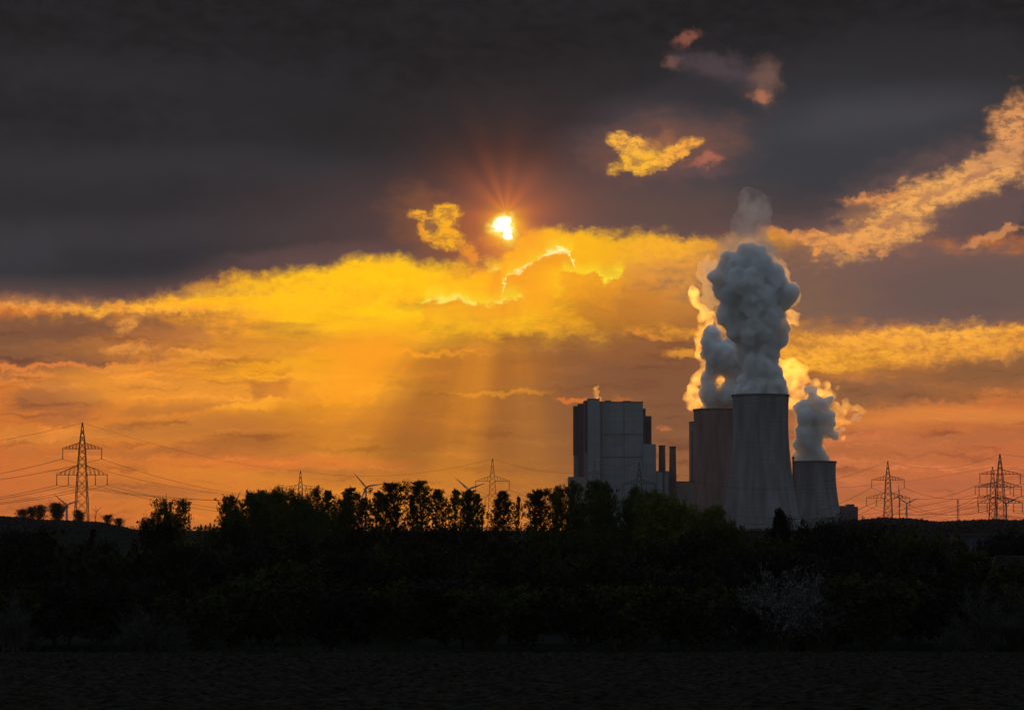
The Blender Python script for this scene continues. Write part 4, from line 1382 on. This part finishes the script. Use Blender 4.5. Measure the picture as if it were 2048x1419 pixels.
c = at(178, 1012, 300)
ivy.location = (c.x, 300, 0); ivy.scale = (1, 1, c.z / 12.8)
ivy['label'] = 'dead tree wrapped in dark ivy below the large far-left pylon'

# little trees on the left ridge
rp = []
for i in range(2):
    w, l = tree_parts(400 + i, 8.0, 3.4, .12, 50, 70, 6, 5000, .2, M_leaf[2], r0=.2, spread=.9)
    rp.append(make_tree('ridge_tree', '', 'tree', 'small trees on the left ridge', w, l))
for i, (x, y, w, nb) in enumerate([(40, 1021, 1.3, 'low rounded tree at the left end of the ridge'), (66, 1017, 1.1, 'left one of a close pair of bare trees on the ridge'), (84, 1014, 1.1, 'right one of a close pair of bare trees on the ridge'), (104, 1009, 1.2, 'tallest bare tree on the ridge, left of the wind turbine'), (117, 1012, 1.0, 'bare tree touching the wind turbine tower on the ridge'),
                                     (145, 1022, .9, 'low tree between the wind turbine and the large left pylon'), (158, 1027, .8, 'tiny tree under the large left pylon'), (203, 1031, 1.2, 'low tree on the ridge right of the large left pylon'), (228, 1038, 1.3, 'lowest tree on the right end of the ridge')]):
    c = at(x, y, 1150); g0 = float(gz(c.x, 1150)); hgt = max(c.z - g0, 2.2) + 2.0
    k = hgt / 8.2
    loc = (c.x, 1150 + rnd.uniform(-8, 20), g0 - 2.0)
    if i < 2:
        o = rp[i]; o.location = loc; o.scale = (k * w, k * w, k); o['label'] = nb
    else:
        o = copy_tree(rp[i % 2], loc, rnd.uniform(0, 6), (k * w, k * w, k), nb)


def wood_strip(name, label, x0, x1, D, dz, n, size, m):
    """A far-off wood: thousands of leaf clumps over the ground line."""
    X = nrg.uniform(at(x0, 1070, D).x, at(x1, 1070, D).x, n)
    Y = D + nrg.uniform(-60, 60, n)
    ph = nrg.uniform(0, 6, 6)
    crown = sum(np.sin(X / w_ + p_) * a_ for w_, p_, a_ in zip((3.1, 7.3, 17, 41, 90, 5.1), ph, (.5, .8, 1., 1.1, .9, .6)))
    top = dz * (1 + .085 * crown)
    Z = gz(X, Y) + top * nrg.random(n) ** .6
    P = np.stack([X, Y, Z], 1)
    o = bpy.data.objects.new(name, quads_mesh(name, leaves(P, size, 1.2), m)); COL.objects.link(o)
    tag(o, label, 'wood', kind='stuff')
    return o


wood_strip('distant_wood', 'low dark wood along the right horizon', 1600, 2200, 1500, 4.5, 16000, 1.6, M_farwood)
wood_strip('ridge_wood', 'dark scrub covering the left ridge', -120, 300, 1150, 1.3, 12000, .7, M_farwood)
wood_strip('embankment_scrub', 'thin scrub along the dark embankment behind the trees', -100, 2150, 690, 1.0, 26000, .35, M_farwood)

# ------------------------------------------------------------------ the black hedgerow between field and tree row
sh = []
for i in range(6):
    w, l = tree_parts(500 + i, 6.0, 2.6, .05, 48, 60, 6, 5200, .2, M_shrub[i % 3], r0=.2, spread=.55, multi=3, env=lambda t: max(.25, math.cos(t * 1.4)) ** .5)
    sh.append(make_tree('hedge_shrub', '', 'shrub', 'dark shrubs behind the field', w, l))
ROWS = [(218, 5.0, 26, 'in the front hedge row along the field'), (236, 7.0, 24, 'in the second row behind the field hedge'), (262, 8.0, 22, 'in the third row behind the field'), (305, 8.7, 20, 'in the rear scrub row behind the field')]
for ri, (D, h, n, where) in enumerate(ROWS):
    for i in range(n):
        x = -60 + (2170 / (n - 1)) * i + rnd.uniform(-25, 25)
        hh = h * rnd.uniform(.82, 1.1)
        if ri == 0 and (1470 < x < 1700):
            hh *= .7
        Dd = D + rnd.uniform(-2 if ri == 0 else -6, 8)
        if ri >= 1 and x > 1440:
            hh *= 1.0
        yt = 1070 - (hh - 9) / (Dd * PX)
        part_ = 'below the large left pylon' if x < 400 else 'below the broad trees' if x < 750 else 'below the slender tree row' if x < 1130 else 'below the boiler building' if x < 1400 else 'below the cooling towers' if x < 1720 else 'at the right side'
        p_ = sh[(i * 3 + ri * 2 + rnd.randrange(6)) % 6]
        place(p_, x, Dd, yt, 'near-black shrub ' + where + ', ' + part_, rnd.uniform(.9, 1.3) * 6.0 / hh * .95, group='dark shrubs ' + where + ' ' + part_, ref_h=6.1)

# sparse twiggy bushes right of the spruce
tw = []
for i in range(3):
    w, l = tree_parts(600 + i, 9.5, 2.6, .15, 62, 70, 6, 1900, .14, M_shrub[2], r0=.18, spread=.8, multi=3)
    tw.append(make_tree('bare_bush', '', 'bush', 'bare twiggy bushes right of the spruce', w, l))
for i, (x, y, w, nb) in enumerate([(1480, 1062, .8, 'bare bush between the willows and the spruce'), (1516, 1066, .8, 'bare bush touching the left side of the spruce'), (1612, 1044, 1.0, 'bare bush with fine upright twigs right of the spruce'), (1652, 1042, 1.0, 'bare bush below the lowest cooling tower'), (1694, 1048, 1.0, 'bare bush below the small dark block'),
                                     (1735, 1052, 1.0, 'bare bush left of the pylon beside the wind turbines'), (1790, 1066, 1.1, 'low bare bush under the pair of wind turbines'), (1860, 1082, 1.1, 'low bare bush right of the pair of wind turbines')]):
    place(tw[i % 3], x, 330 + 4 * i, y, nb, w, ref_h=9.7)


# blossoming shrubs
def blossom(seed, W, H, nleaf, size):
    r_ = random.Random(seed); wood = MB(); Pb = []
    for k in range(nleaf):
        a = r_.uniform(0, 6.28); u = r_.random() ** .6
        e_ = Vector((math.cos(a) * W * u, math.sin(a) * W * .6 * u, H * r_.uniform(.55, 1.0) * math.sqrt(max(.12, 1 - (u * .92) ** 2))))
        b = Vector((r_.gauss(0, .3), r_.gauss(0, .3), 0)); mid_ = b.lerp(e_, .5) + Vector((0, 0, .12 * H))
        wood.path([b, mid_, e_], [.07, .04, .012], 4)
        for j in range(15):
            s_ = b.lerp(mid_, r_.uniform(.6, 1)) if r_.random() < .25 else mid_.lerp(e_, r_.random())
            d = (e_ - mid_).normalized() * .7 + Vector((r_.gauss(0, .6), r_.gauss(0, .6), r_.gauss(.1, .5)))
            q_ = s_ + d * r_.uniform(.3, 1.0)
            wood.path([s_, q_], [.015, .006], 3)
            kk = r_.randint(2, 16)
            ff = nrg.random(kk)[:, None]
            Pb.append(np.array(s_)[None] * (1 - ff) + np.array(q_)[None] * ff + nrg.normal(size=(kk, 3)) * .035)
    return wood, leaves(np.concatenate(Pb), size, 1.0)


for (x, y, D, W, seed, lab) in [(1555, 1126, 216, 4.3, 1, 'large white-flowering shrub at the field edge below the cooling towers'), (1636, 1140, 217.5, 3.2, 2, 'white-flowering shrub attached to the right of the large one, a bit sparser'),
                                 (1965, 1160, 219, 3.4, 3, 'faint white-flowering shrub at the right edge of the hedge'), (2040, 1150, 221, 3.0, 4, 'white-flowering shrub cut by the right picture edge'), (1905, 1262, 213.6, 1.1, 5, 'low blossoming bush at the field edge near the right side'),
                                 (280, 1222, 214, 2.0, 6, 'small pale-flowering shrub in the hedge at the left'), (28, 1190, 216, 1.4, 7, 'faint pale-flowering shrub at the left picture edge'), (345, 1252, 213.6, .9, 8, 'tiny pale-flowering bush low in the left hedge')]:
    c = at(x, y, D); H_ = c.z
    wd, lv = blossom(seed, W, H_, 84 if seed < 3 else 46, .06)
    t = thing('blossoming_shrub', lab, 'shrub', (c.x, D, 0), 'white-flowering shrubs at the field edge')
    wd.build('branches', M_bark, t)
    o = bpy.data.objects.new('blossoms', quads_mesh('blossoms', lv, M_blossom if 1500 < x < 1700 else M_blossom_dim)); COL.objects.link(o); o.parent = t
w, l = tree_parts(700, 2.0, .9, .05, 50, 30, 5, 1600, .1, M_yellow, multi=2)
yb = make_tree('yellow_bush', 'small yellowish bush at the foot of the hedge below the broad trees', 'bush', None, w, l)
c = at(575, 1205, 221); yb.location = (c.x, 221, 0); yb.scale = (1.2, 1, c.z / 2)

# grass verge
n = 9000
gx = nrg.uniform(-48, 48, n); gy = nrg.uniform(212.2, 214.5, n)
h = nrg.uniform(.12, .4, n); wd_ = nrg.normal(size=(n, 3)) * .1
b = np.stack([gx, gy, np.zeros(n)], 1)
a = np.stack([b + (-.025, 0, 0), b + (.025, 0, 0), b + wd_ * h[:, None] * 3 + np.stack([np.zeros(n) + .01, np.zeros(n), h], 1), b + wd_ * h[:, None] * 3 + np.stack([np.zeros(n) - .01, np.zeros(n), h], 1)], 1)
o = bpy.data.objects.new('grass', quads_mesh('grass', a, M_shrub[1])); COL.objects.link(o)
tag(o, 'thin strip of grass between field and hedge', 'grass', kind='stuff')

# low buildings at right
t = thing('farm_shed', 'long low dark shed with a flat roof on the right below the large pylon', 'shed')
a = at(1918, 1066, 640); b = at(2004, 1066, 640); g0 = float(gz(a.x, 640))
MB().box(a.x, b.x, 640, 652, g0 - .5, a.z - .5).build('wall', M_clad_d, t)
MB().box(a.x - .5, b.x + .5, 639.2, 652.8, a.z - .48, a.z).build('roof', M_rim, t)
t = thing('greenhouse', 'low greenhouse with pale roof edges half hidden in the scrub at the right', 'greenhouse')
a = at(1975, 1112, 262); b = at(2070, 1112, 262)
zt = a.z; ze = at(1975, 1130, 262).z
MB().prism([(a.x, 0), (b.x, 0), (b.x, ze), (a.x, ze)], 259.0, 266.0).build('wall', M_soil, t)
MB().add([(a.x - .1, 258.9, ze + .02), (b.x, 258.9, ze + .02), (b.x, 262.5, zt), (a.x + .8, 262.5, zt), (b.x, 266.1, ze + .02), (a.x - .1, 266.1, ze + .02)], [(0, 1, 2, 3), (3, 2, 4, 5), (0, 3, 5)]).build('roof', M_soil, t)
fm = MB()
fm.tube((a.x - .1, 258.9, ze + .05), (b.x, 258.9, ze + .05), .07, None, 5); fm.tube((a.x + .8, 262.5, zt), (b.x, 262.5, zt), .07, None, 5); fm.tube((a.x - .1, 258.9, ze + .05), (a.x + .8, 262.5, zt), .07, None, 5)
fm.build('roof_edge', M_edge, t)

# ------------------------------------------------------------------ haze
hz = MB().box(-2600, 2600, -30, 7800, -1.5, 560).build('haze', None)
hm = bpy.data.materials.new('evening_haze'); hm.use_nodes = True
nt = hm.node_tree; nt.nodes.remove(nt.nodes['Principled BSDF'])
vp = nt.nodes.new('ShaderNodeVolumePrincipled')
vp.inputs['Color'].default_value = (0.85, 0.85, 0.9, 1); vp.inputs['Density'].default_value = HAZE_D; vp.inputs['Anisotropy'].default_value = 0.1
nt.links.new(vp.outputs[0], nt.nodes['Material Output'].inputs['Volume'])
hm.cycles.homogeneous_volume = True
hz.data.materials.append(hm)
tag(hz, 'thin evening haze over the plain', 'haze', kind='stuff')
